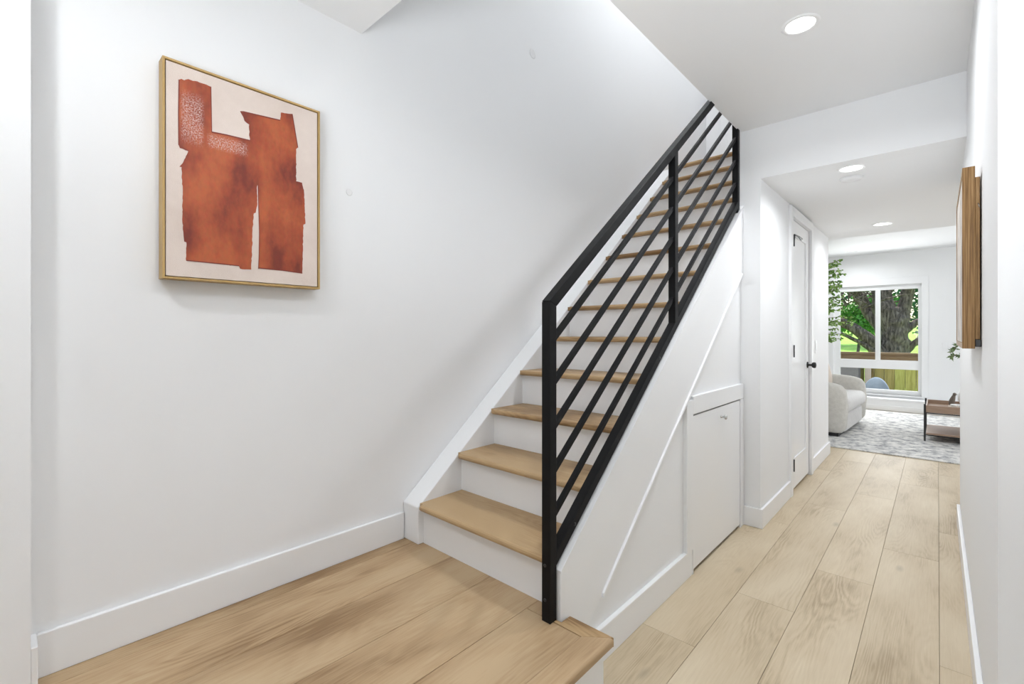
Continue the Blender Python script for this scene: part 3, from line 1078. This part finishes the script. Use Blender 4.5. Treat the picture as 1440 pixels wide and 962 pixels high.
downlight(-0.412, 2.188, C, 'large glowing round recessed light in the hall ceiling, nearest', power=9.0)
downlight(-0.364, 3.268, CL, 'glowing round recessed light just past the header, beside a smoke detector', power=6.5)
downlight(-0.351, 5.107, CL, 'glowing round recessed light near the far end of the lowered passage ceiling', power=6.0)
downlight(-0.949, 8.662, C, 'small glowing round recessed light in the living room ceiling by the window', power=8)
t = thing('smoke_detector', 'flat white round smoke detector on the passage ceiling beyond the light', 'smoke detector', (-0.386, 3.47, CL))
lathe('detector_cover', [(0.055, 0.0), (0.056, -0.006), (0.050, -0.014), (0.02, -0.016)], (-0.386, 3.475, CL), M_CEIL, t, 32)
lathe('detector_base', [(0.060, 0.0), (0.060, -0.004)], (-0.386, 3.475, CL), M_TRIM, t, 32)
under(t)
# lamps outside the picture that light the entry and the upper storey
light('entry_lamp_light', 'AREA', (-1.10, -0.35, C - 0.01), 9, (0.95, 0.97, 1.0), 0.12, rot=(0, 0, 0), spread=170)
light('entry_lamp_light', 'AREA', (-0.35, 0.55, C - 0.01), 6, (0.95, 0.97, 1.0), 0.12, rot=(0, 0, 0), spread=170)
light('upper_lamp_light', 'AREA', (-1.25, 3.1, UT - 0.01), 27, (0.94, 0.97, 1.0), 0.14, rot=(0, 0, 0), spread=170)

# ------------------------------------------------------------------ switches
t = thing('light_switch', 'white wall switch plate beside the passage door with black knob', 'switch', (XH, 4.85, 1.067))
box('plate', XH, XH + 0.005, 4.815, 4.885, 1.01, 1.125, M_TRIM, t, bevel=0.0015)
box('rocker', XH + 0.005, XH + 0.009, 4.833, 4.867, 1.033, 1.102, M_TRIM, t, bevel=0.0015)
under(t)
t = thing('wall_outlet', 'white wall plate on the living room wall right of the window', 'outlet', (0.11, YF, 1.0))
box('plate', 0.05, 0.17, YF - 0.006, YF, 0.945, 1.055, M_TRIM, t, bevel=0.0015)
box('rocker', 0.072, 0.104, YF - 0.010, YF - 0.006, 0.968, 1.032, M_TRIM, t, bevel=0.0015)
box('rocker', 0.116, 0.148, YF - 0.010, YF - 0.006, 0.968, 1.032, M_TRIM, t, bevel=0.0015)
under(t)

# ------------------------------------------------------------------ living room: rug
bm = bmesh.new()
add_box(bm, -2.6, 1.75, 5.82, 9.0, 0.0002, 0.011)
rug = finish('area_rug', bm, M_RUG, None, bevel=0.003)
tag(rug, 'large distressed grey and cream rug on the living room floor', 'rug')

# ------------------------------------------------------------------ armchair
arm = thing('armchair', 'cream boucle barrel armchair with rounded arms on the rug', 'armchair', (-1.35, 7.1, 0.011))


def chair_shell():
    """U-shaped padded shell: arms run along X, back at -X"""
    path = []
    hw = 0.59
    n = 28
    xf, xb = -0.705, -1.42
    yc = 7.06
    for i in range(6):
        path.append((xf + (xb - xf) * i / 6, yc - hw))
    for i in range(n + 1):
        a = math.pi * i / n
        path.append((xb - 0.42 * math.sin(a), yc - hw * math.cos(a)))
    for i in range(1, 7):
        path.append((xb + (xf - xb) * i / 6, yc + hw))
    T = 0.095
    bm = bmesh.new()
    rings = []
    m = len(path)
    for i, (x, y) in enumerate(path):
        p0 = Vector(path[max(i - 1, 0)])
        p1 = Vector(path[min(i + 1, m - 1)])
        d = (p1 - p0).normalized()
        nr = Vector((d.y, -d.x))
        s = i / (m - 1)
        h = 0.625 + 0.15 * math.sin(math.pi * s) ** 2
        z0 = 0.045
        e = min(i, m - 1 - i)
        tt = T * (0.55 if e == 0 else (0.88 if e == 1 else 1))
        hh = h - (0.055 if e == 0 else (0.012 if e == 1 else 0))
        prof = [(-tt * 0.8, z0), (-tt, z0 + 0.03), (-tt * 1.04, z0 + 0.25), (-tt, hh - 0.07), (-tt * 0.75, hh - 0.02), (-tt * 0.3, hh), (tt * 0.3, hh), (tt * 0.75, hh - 0.02), (tt, hh - 0.07), (tt * 1.0, z0 + 0.25), (tt, z0 + 0.03), (tt * 0.8, z0)]
        off = Vector((0, 0))
        if e == 0:
            off = (Vector(path[i]) - Vector(path[1 if i == 0 else m - 2])).normalized() * 0.0
        rings.append([bm.verts.new((x + nr.x * q + off.x, y + nr.y * q + off.y, z)) for q, z in prof])
    k = len(rings[0])
    for a in range(m - 1):
        for b in range(k):
            c = (b + 1) % k
            bm.faces.new((rings[a][b], rings[a][c], rings[a + 1][c], rings[a + 1][b]))
    bm.faces.new(rings[0])
    bm.faces.new(list(reversed(rings[-1])))
    return bm


sh = finish('upholstered_shell', chair_shell(), M_CREAM, arm, smooth=True)
md = sh.modifiers.new('soften', 'SUBSURF')
md.levels = md.render_levels = 1


def cushion(name, x0, x1, y0, y1, z0, z1, mat, parent, puff=0.03, n=10):
    bm = bmesh.new()
    verts = {}
    for i in range(n + 1):
        for j in range(n + 1):
            u, v = i / n, j / n
            eu = min(u, 1 - u) * 2
            ev = min(v, 1 - v) * 2
            k = (1 - (1 - eu) ** 4) * (1 - (1 - ev) ** 4)
            x, y = x0 + (x1 - x0) * u, y0 + (y1 - y0) * v
            zm = (z0 + z1) / 2
            hf = (z1 - z0) / 2
            top = zm + hf * k ** 0.5 + puff * eu * ev * 0.5
            bot = zm - hf * k ** 0.5
            verts[i, j, 0] = bm.verts.new((x, y, bot))
            verts[i, j, 1] = bm.verts.new((x, y, top))
    for i in range(n):
        for j in range(n):
            bm.faces.new([verts[i, j, 1], verts[i + 1, j, 1], verts[i + 1, j + 1, 1], verts[i, j + 1, 1]])
            bm.faces.new([verts[i, j, 0], verts[i, j + 1, 0], verts[i + 1, j + 1, 0], verts[i + 1, j, 0]])
    bmesh.ops.remove_doubles(bm, verts=list(bm.verts), dist=0.0005)
    o = finish(name, bm, mat, parent, smooth=True)
    return o


box('seat_base', -1.75, -0.745, 6.55, 7.57, 0.045, 0.27, M_CUSH, arm, bevel=0.04, seg=3)
sc_ = box('seat_cushion', -1.75, -0.70, 6.56, 7.56, 0.272, 0.45, M_CUSH, arm, bevel=0.07, seg=4)
for p_ in sc_.data.polygons:
    p_.use_smooth = True
box('plinth', -1.70, -0.80, 6.43, 7.69, 0.011, 0.05, M_BLACK2, arm, bevel=0.004)
under(arm)
arm.rotation_euler = (0, 0, math.radians(-2.9))
pl = cushion('throw_pillow', -0.22, 0.22, -0.22, 0.22, -0.07, 0.07, M_BEIGE, None, 0.02)
pl.location = (-1.12, 7.22, 0.705)
pl.rotation_euler = (math.radians(4), math.radians(76), 0)
tag(pl, 'beige linen throw pillow leaning on the back of the cream armchair', 'pillow')

# ------------------------------------------------------------------ coffee table and what stands on it
TX0, TX1, TY0, TY1 = -0.113, 1.05, 6.78, 7.42
tb = thing('coffee_table', 'tray topped walnut coffee table with black metal legs and lower shelf', 'table', (0.47, 7.1, 0.011))
for (x, y) in ((TX0, TY0), (TX1 - 0.02, TY0), (TX0, TY1 - 0.02), (TX1 - 0.02, TY1 - 0.02)):
    tag(box('leg', x, x + 0.017, y, y + 0.017, 0.011, 0.415, M_BLACK2, tb, bevel=0.001), 'black metal leg')
for z in (0.325, 0.085):
    for y in (TY0 + 0.001, TY1 - 0.018):
        tag(box('crossbar', TX0 + 0.017, TX1 - 0.02, y + 0.004, y + 0.014, z - 0.012, z - 0.001, M_BLACK2, tb), 'thin black crossbar')
tx0, tx1, ty0, ty1 = TX0 + 0.018, TX1 - 0.021, TY0 + 0.004, TY1 - 0.004
box('tray_base', tx0 + 0.012, tx1 - 0.012, ty0 + 0.012, ty1 - 0.012, 0.345, 0.358, M_TABLE, tb)
box('tray_rim', tx0, tx1, ty0, ty0 + 0.012, 0.326, 0.402, M_TABLE, tb, bevel=0.002)
box('tray_rim', tx0, tx1, ty1 - 0.012, ty1, 0.326, 0.402, M_TABLE, tb, bevel=0.002)
box('tray_rim', tx0, tx0 + 0.012, ty0 + 0.012, ty1 - 0.012, 0.326, 0.402, M_TABLE, tb, bevel=0.002)
box('tray_rim', tx1 - 0.012, tx1, ty0 + 0.012, ty1 - 0.012, 0.326, 0.402, M_TABLE, tb, bevel=0.002)
box('shelf', tx0, tx1, ty0, ty1, 0.086, 0.104, M_TABLE, tb, bevel=0.002)
under(tb)
for i, (x0, y0, x1, y1, z0, z1, lab) in enumerate((
        (0.075, 6.80, 0.30, 6.975, 0.3585, 0.381, 'pale closed book on the table tray, lower of two'),
        (0.085, 6.805, 0.29, 6.965, 0.3815, 0.404, 'pale closed book on the table tray, upper of two'))):
    bk = thing('book', lab, 'book', ((x0 + x1) / 2, (y0 + y1) / 2, z0), 'books on the coffee table')
    box('pages', x0 + 0.004, x1 - 0.003, y0 + 0.004, y1 - 0.004, z0 + 0.003, z1 - 0.003, M_PAPER, bk)
    box('cover', x0, x1, y0, y1, z1 - 0.003, z1, M_BEIGE, bk)
    box('cover', x0, x1, y0, y1, z0, z0 + 0.003, M_BEIGE, bk)
    box('spine', x0, x0 + 0.004, y0, y1, z0 + 0.003, z1 - 0.003, M_BEIGE, bk)
    under(bk)
M_STONE = plain('grey_stone', (0.20, 0.17, 0.14), 0.6)
fg = thing('bird_figurine', 'small grey brown bird figurine standing on the coffee table tray', 'figurine', (0.125, 7.25, 0.358))
tube('body', refine([(0.115, 7.25, 0.359), (0.118, 7.25, 0.41), (0.128, 7.25, 0.455), (0.137, 7.25, 0.49)], [0.020, 0.026, 0.022, 0.010], 3)[0],
     refine([(0, 0, 0), (0, 0, 1), (0, 0, 2), (0, 0, 3)], [0.020, 0.028, 0.021, 0.012], 3)[1], M_STONE, fg, 12)
lathe('head', [(0.003, -0.018), (0.012, -0.014), (0.017, 0), (0.012, 0.014), (0.003, 0.018)], (0.140, 7.25, 0.497), M_STONE, fg, 14)
tube('beak', [(0.152, 7.25, 0.498), (0.168, 7.25, 0.494)], [0.005, 0.001], M_STONE, fg, 8)
under(fg)
bd = thing('bead_garland', 'string of pale wooden beads lying over the pale books', 'beads', (0.19, 6.885, 0.405))
prev = None
pts = []
for i in range(26):
    a = i / 26 * 2 * math.pi
    pts.append((0.19 + 0.075 * math.cos(a) + 0.012 * math.sin(3 * a), 6.885 + 0.05 * math.sin(a) + 0.012 * math.cos(2 * a), 0.4155))
bead_me = None
for p in pts:
    if bead_me is None:
        b0 = lathe('bead', [(0.001, -0.011), (0.008, -0.0078), (0.011, 0), (0.008, 0.0078), (0.001, 0.011)], (0, 0, 0), M_VASE, bd, 12)
        bead_me = b0.data
        o = b0
    else:
        o = b0.copy()
        COL.objects.link(o)
    o.location = p
tube('cord', pts + [pts[0]], 0.002, M_BEIGE, bd, 5)
under(bd)
vs_ = thing('flower_vase', 'round white ceramic vase on the coffee table, half hidden by the wall', 'vase', (0.275, 7.1, 0.358))
lathe('vase_body', [(0.05, 0), (0.085, 0.03), (0.112, 0.10), (0.112, 0.16), (0.085, 0.235), (0.04, 0.285), (0.032, 0.31), (0.036, 0.335), (0.030, 0.335), (0.026, 0.31)], (0.275, 7.1, 0.3585), M_VASE, vs_, 36)
under(vs_)
br = thing('olive_branch', 'leafy green olive branch arching out of the white vase', 'branch', (0.275, 7.1, 0.62))
tips = [[(0.275, 7.1, 0.50), (0.28, 7.1, 0.75), (0.27, 7.1, 0.98), (0.22, 7.1, 1.06), (0.155, 7.1, 1.05), (0.125, 7.1, 0.985)],
        [(0.275, 7.1, 0.50), (0.27, 7.11, 0.78), (0.22, 7.12, 0.93), (0.15, 7.12, 0.945), (0.105, 7.12, 0.925)],
        [(0.275, 7.1, 0.50), (0.29, 7.13, 0.85), (0.35, 7.15, 1.10), (0.42, 7.15, 1.2)]]


def leaf_quad(bm, p, d, ln, wd, up):
    d = d.normalized()
    s = d.cross(up).normalized()
    n = s.cross(d)
    a = p
    b = p + d * ln * 0.45 + s * wd / 2 + n * wd * 0.12
    c = p + d * ln
    e = p + d * ln * 0.45 - s * wd / 2 + n * wd * 0.12
    m1 = p + d * ln * 0.45
    va, vb, vc, ve, vm = [bm.verts.new(q) for q in (a, b, c, e, m1)]
    bm.faces.new((va, vb, vm))
    bm.faces.new((vb, vc, vm))
    bm.faces.new((vc, ve, vm))
    bm.faces.new((ve, va, vm))


rb = random.Random(5)
bml = bmesh.new()
for tp in tips:
    pp, rr = refine(tp, [0.004] * (len(tp) - 1) + [0.0015], 4)
    tube('twig', pp, rr, M_STEM, br, 6)
    for i in range(len(pp)):
        if i / len(pp) < 0.5:
            continue
        for s in range(3):
            d = Vector((rb.uniform(-1, 0.6), rb.uniform(-1, 1), rb.uniform(-0.9, 0.7)))
            leaf_quad(bml, pp[i], d, rb.uniform(0.04, 0.065), rb.uniform(0.012, 0.02), Vector((rb.uniform(-.3, .3), -1, 0.3)))
tag(finish('leaves', bml, M_LEAF2, br), kind='stuff')
under(br)

# ------------------------------------------------------------------ indoor tree at the left
ft_ = thing('potted_ficus_tree', 'tall leafy green indoor tree behind the cream armchair', 'plant', (-1.42, 8.05, 0.011))
lathe('pot', [(0.13, 0), (0.17, 0.05), (0.19, 0.20), (0.18, 0.34), (0.165, 0.34), (0.16, 0.30)], (-1.42, 8.05, 0.011), M_BEIGE, ft_, 28)
lathe('soil', [(0.161, 0.295), (0.16, 0.30)], (-1.42, 8.05, 0.011), M_STEM, ft_, 20)
tube('trunk', refine([(-1.42, 8.05, 0.30), (-1.40, 8.05, 0.9), (-1.36, 8.05, 1.5), (-1.30, 8.05, 2.25)], [0.018, 0.015, 0.012, 0.004], 4)[0],
     refine([(0, 0, 0), (0, 0, 1), (0, 0, 2), (0, 0, 3)], [0.018, 0.015, 0.012, 0.004], 4)[1], M_STEM, ft_, 8)
rb = random.Random(11)
bml = bmesh.new()
for b in range(64):
    z = 1.10 + 1.14 * (b / 64) + rb.uniform(-0.03, 0.03)
    t_ = (z - 0.3) / 1.95
    base = Vector((-1.42 + 0.12 * t_, 8.05, z - 0.14))
    reach = rb.uniform(0.22, 0.40) * (1 - max(0, z - 1.9) * 0.5)
    ang = rb.uniform(-1.0, 1.0) if b % 4 else rb.uniform(0, 6.28)
    tip = base + Vector((math.cos(ang) * reach, math.sin(ang) * reach * 0.8, rb.uniform(0.05, 0.22)))
    tip.x = min(tip.x, -1.0)
    if b in (18, 20, 21, 7):
        tip = base + Vector((0.47, rb.uniform(-0.1, 0.1), 0.06))
    pp, rr = refine([base, base.lerp(tip, 0.5) + Vector((0, 0, 0.03)), tip], [0.005, 0.004, 0.0015], 5)
    tube('branch', pp, rr, M_STEM, ft_, 5)
    for i, p in enumerate(pp):
        if i < 3:
            continue
        for s in range(3):
            d = Vector((rb.uniform(-1, 1), rb.uniform(-1, 1), rb.uniform(-1, 0.5)))
            leaf_quad(bml, p, d, rb.uniform(0.03, 0.052), rb.uniform(0.02, 0.032), Vector((rb.uniform(-.5, .5), -1, rb.uniform(-.2, .9))))
tag(finish('foliage', bml, M_LEAF, ft_), kind='stuff')
under(ft_)

# ------------------------------------------------------------------ outside: deck, fence, lawn, trees
deck = struct(box('floor_deck', -6, 4, YF + 0.2, 11.62, -0.16, -0.06, M_SUB))
for i in range(34):
    x = -3.6 + i * 0.145
    if x > 1.2:
        break
    box('deck_board', x, x + 0.139, YF + 0.2, 11.6, -0.06, -0.035, M_DECK, deck)
fn = thing('deck_fence', 'timber deck fence with brown top rail and yellow green boards outside the window', 'fence', (-0.8, 11.5, -0.035))
box('top_rail', -3.6, 2.0, 11.42, 11.56, 0.775, 0.815, M_RAILW, fn, bevel=0.004)
box('under_rail', -3.6, 2.0, 11.47, 11.51, 0.66, 0.775, M_RAILW, fn, bevel=0.003)
box('bottom_rail', -3.6, 2.0, 11.46, 11.55, 0.02, 0.10, M_RAILW, fn, bevel=0.003)
tag(box('post', -1.06, -0.96, 11.425, 11.455, -0.035, 0.655, M_BEIGE, fn, bevel=0.003), 'pale timber post')
for i in range(36):
    x = -3.55 + i * 0.155
    o = box('board', x, x + 0.149, 11.512 + (0.006 if i % 2 else 0), 11.535 + (0.006 if i % 2 else 0), 0.08, 0.774, M_FENCE, fn, bevel=0.002, seg=1)
under(fn)
gb = thing('grey_deck_box', 'dark grey woven storage box on the deck by the fence', 'box', (-1.75, 11.2, -0.035))
box('body', -2.5, -1.12, 11.0, 11.40, -0.035, 0.56, M_GREY, gb, bevel=0.01)
box('lid', -2.52, -1.10, 10.98, 11.41, 0.56, 0.59, M_GREY, gb, bevel=0.008)
under(gb)
oc = thing('outdoor_chair', 'rounded pale blue grey outdoor chair on the deck', 'chair', (-0.80, 10.1, -0.035))
prof = []
bm = bmesh.new()
m = 18
rings = []
for i in range(m + 1):
    a = math.pi * i / m
    cx, hz_ = math.cos(a), math.sin(a)
    rings.append([bm.verts.new((-0.775 + 0.20 * cx, y, 0.05 + hz_ * 0.385 * s)) for y, s in ((10.00, 0.93), (10.02, 1.0), (10.10, 1.0), (10.12, 0.93))])
for i in range(m):
    for b in range(4):
        c = (b + 1) % 4
        bm.faces.new((rings[i][b], rings[i][c], rings[i + 1][c], rings[i + 1][b]))
bm.faces.new([r_[0] for r_ in rings])
bm.faces.new([r_[3] for r_ in reversed(rings)])
finish('backrest', bm, M_BLUE, oc, smooth=True)
cushion('seat', -1.05, -0.61, 10.1, 10.55, 0.05, 0.17, M_BLUE, oc)
for x in (-1.0, -0.68):
    for y in (10.08, 10.5):
        lathe('leg', [(0.014, 0), (0.014, 0.10)], (x, y, -0.035), M_BLACK2, oc, 10)
under(oc)

bm = bmesh.new()
gx = [-30 + i * 2 for i in range(31)]
gy = [11.7, 12.5, 14, 16, 18, 21, 25, 30, 36, 45, 60]
gr = []
for y in gy:
    h = -0.5 + 0.55 * min(1, (y - 11.7) / 4) + max(0, y - 18) * 0.045
    gr.append([bm.verts.new((x, y, h + 0.15 * noise.noise(Vector((x * 0.2, y * 0.2, 0))))) for x in gx])
for a in range(len(gy) - 1):
    for b in range(len(gx) - 1):
        bm.faces.new((gr[a][b], gr[a][b + 1], gr[a + 1][b + 1], gr[a + 1][b]))
struct(finish('floor_lawn', bm, M_GRASS, None, smooth=True))

tr = thing('garden_tree', 'big old tree with forked trunk and bare spreading limbs outside the window', 'tree', (-0.8, 15.0, 0.0))


def limb(name, pts, rad, y=15.0, n=14):
    P = [(p[0], y + (p[2] if len(p) > 2 else 0), p[1]) for p in pts]
    pp, rr = refine(P, rad, 6)
    pp = [p + Vector((noise.noise(p * 2.3) * 0.05, noise.noise(p * 2.3 + Vector((9, 0, 0))) * 0.05, 0)) for p in pp]
    return tube(name, pp, rr, M_BARK, tr, n, 0.28)


limb('trunk', [(-0.80, -0.3), (-0.80, 0.3), (-0.78, 0.75), (-0.76, 1.15), (-0.79, 1.5), (-0.86, 1.8)], [0.60, 0.46, 0.33, 0.265, 0.28, 0.20], n=22)
limb('limb', [(-0.80, 1.15), (-0.93, 1.6), (-1.05, 2.1), (-1.16, 2.6, 0.1), (-1.3, 3.4, 0.3)], [0.22, 0.235, 0.215, 0.19, 0.16])
limb('limb', [(-0.74, 1.2), (-0.68, 1.6), (-0.57, 2.0), (-0.49, 2.5, -0.1), (-0.38, 3.4, -0.2)], [0.17, 0.16, 0.135, 0.125, 0.11])
limb('limb', [(-0.85, 0.45, -0.2), (-1.12, 0.75, -0.3), (-1.32, 1.08, -0.35), (-1.63, 1.37, -0.4), (-1.97, 1.55, -0.4), (-2.6, 1.8, -0.3)], [0.20, 0.16, 0.14, 0.125, 0.11, 0.08])
limb('limb', [(-0.95, 0.55, -0.3), (-1.2, 0.74, -0.45), (-1.45, 0.95, -0.5), (-1.69, 1.1, -0.55), (-1.98, 1.26, -0.5)], [0.09, 0.06, 0.05, 0.045, 0.03])
limb('limb', [(-0.92, 1.05, 0.1), (-1.12, 1.42, 0.15), (-1.34, 1.78, 0.2), (-1.48, 2.09, 0.2), (-1.63, 2.37, 0.2), (-1.85, 2.8, 0.2)], [0.17, 0.15, 0.14, 0.13, 0.12, 0.10])
limb('limb', [(-0.62, 1.22), (-0.43, 1.38), (-0.28, 1.50), (0.1, 1.6)], [0.09, 0.075, 0.065, 0.04])
limb('limb', [(-0.60, 0.75, 0.1), (-0.42, 0.95, 0.1), (-0.2, 1.18, 0.1), (0.2, 1.3, 0.1)], [0.10, 0.07, 0.05, 0.03])
rb = random.Random(3)
for i in range(70):
    x0, z0 = rb.uniform(-2.1, -0.95), rb.uniform(1.8, 2.8)
    ang = rb.uniform(0.3, 2.9)
    ln = rb.uniform(0.3, 0.8)
    x1, z1 = x0 + math.cos(ang) * ln, z0 + math.sin(ang) * ln * 0.6
    yy = 15 + rb.uniform(-0.5, 0.6)
    pp, rr = refine([(x0, yy, z0), ((x0 + x1) / 2 + rb.uniform(-.08, .08), yy, (z0 + z1) / 2 + rb.uniform(-.05, .08)), (x1, yy, z1)], [0.022, 0.016, 0.006], 4)
    tube('twig', pp, rr, M_BARK, tr, 6)
under(tr)


def leafy(name, label, cx, cy, cz, rx, ry, rz, nleaf, size, mat, seed, trunk_r=0.1, ground=0.0):
    t = thing(name, label, 'tree' if 'tree' in name else 'shrub', (cx, cy, ground), 'greenery beyond the lawn')
    rb = random.Random(seed)
    tube('trunk', refine([(cx, cy, ground - 0.2), (cx + 0.1, cy, (ground + cz) / 2), (cx, cy, cz)], [trunk_r, trunk_r * 0.8, trunk_r * 0.5], 3)[0], [trunk_r * (1 - 0.07 * k) for k in range(7)], M_BARK, t, 8)
    bm = bmesh.new()
    blobs = [(Vector((rb.uniform(-.7, .7) * rx, rb.uniform(-.7, .7) * ry, rb.uniform(-.7, .7) * rz)), rb.uniform(0.35, 0.6)) for _ in range(16)]
    for i in range(nleaf):
        c, s = blobs[i % 16]
        while True:
            d = Vector((rb.uniform(-1, 1), rb.uniform(-1, 1), rb.uniform(-1, 1)))
            if 0.2 < d.length < 1:
                break
        d = d.normalized() * (rb.random() ** 0.35)
        p = Vector((cx, cy, cz)) + c + Vector((d.x * rx * s, d.y * ry * s, d.z * rz * s))
        if p.z < ground:
            continue
        u = Vector((rb.uniform(-1, 1), rb.uniform(-1, 1), rb.uniform(-1, 1))).normalized()
        leaf_quad(bm, p, u, size * rb.uniform(0.7, 1.3), size * rb.uniform(0.45, 0.8), Vector((rb.uniform(-1, 1), rb.uniform(-1, 1), 0.7)))
    tag(finish('foliage', bm, mat, t), kind='stuff')
    under(t)
    return t


leafy('background_tree', 'dense dark green tree beyond the lawn behind the forked trunk', -0.2, 25, 4.4, 3.0, 1.6, 3.0, 9000, 0.20, M_SHRUB, 21, 0.2, 0.2)
leafy('background_tree', 'dark green leafy tree beyond the lawn, seen in the left window pane', -4.6, 31, 5.4, 2.8, 1.6, 2.2, 6000, 0.22, M_SHRUB, 22, 0.2, 0.2)
leafy('background_shrub', 'bright green shrub seen between the low limbs of the tree', -2.3, 22, 1.9, 1.2, 0.8, 0.9, 4500, 0.13, M_SHRUB2, 23, 0.06, 0.2)
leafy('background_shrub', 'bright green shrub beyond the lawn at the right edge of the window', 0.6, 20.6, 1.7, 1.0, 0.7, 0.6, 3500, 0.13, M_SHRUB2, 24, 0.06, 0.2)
leafy('background_tree', 'wide dark green hedge tree far behind the lawn', -13.0, 42, 3.8, 5.5, 2.0, 2.2, 7000, 0.3, M_SHRUB, 25, 0.2, 0.6)

print('objects', len(SC.objects), 'tris', sum(len(o.data.polygons) for o in SC.objects if o.type == 'MESH'))
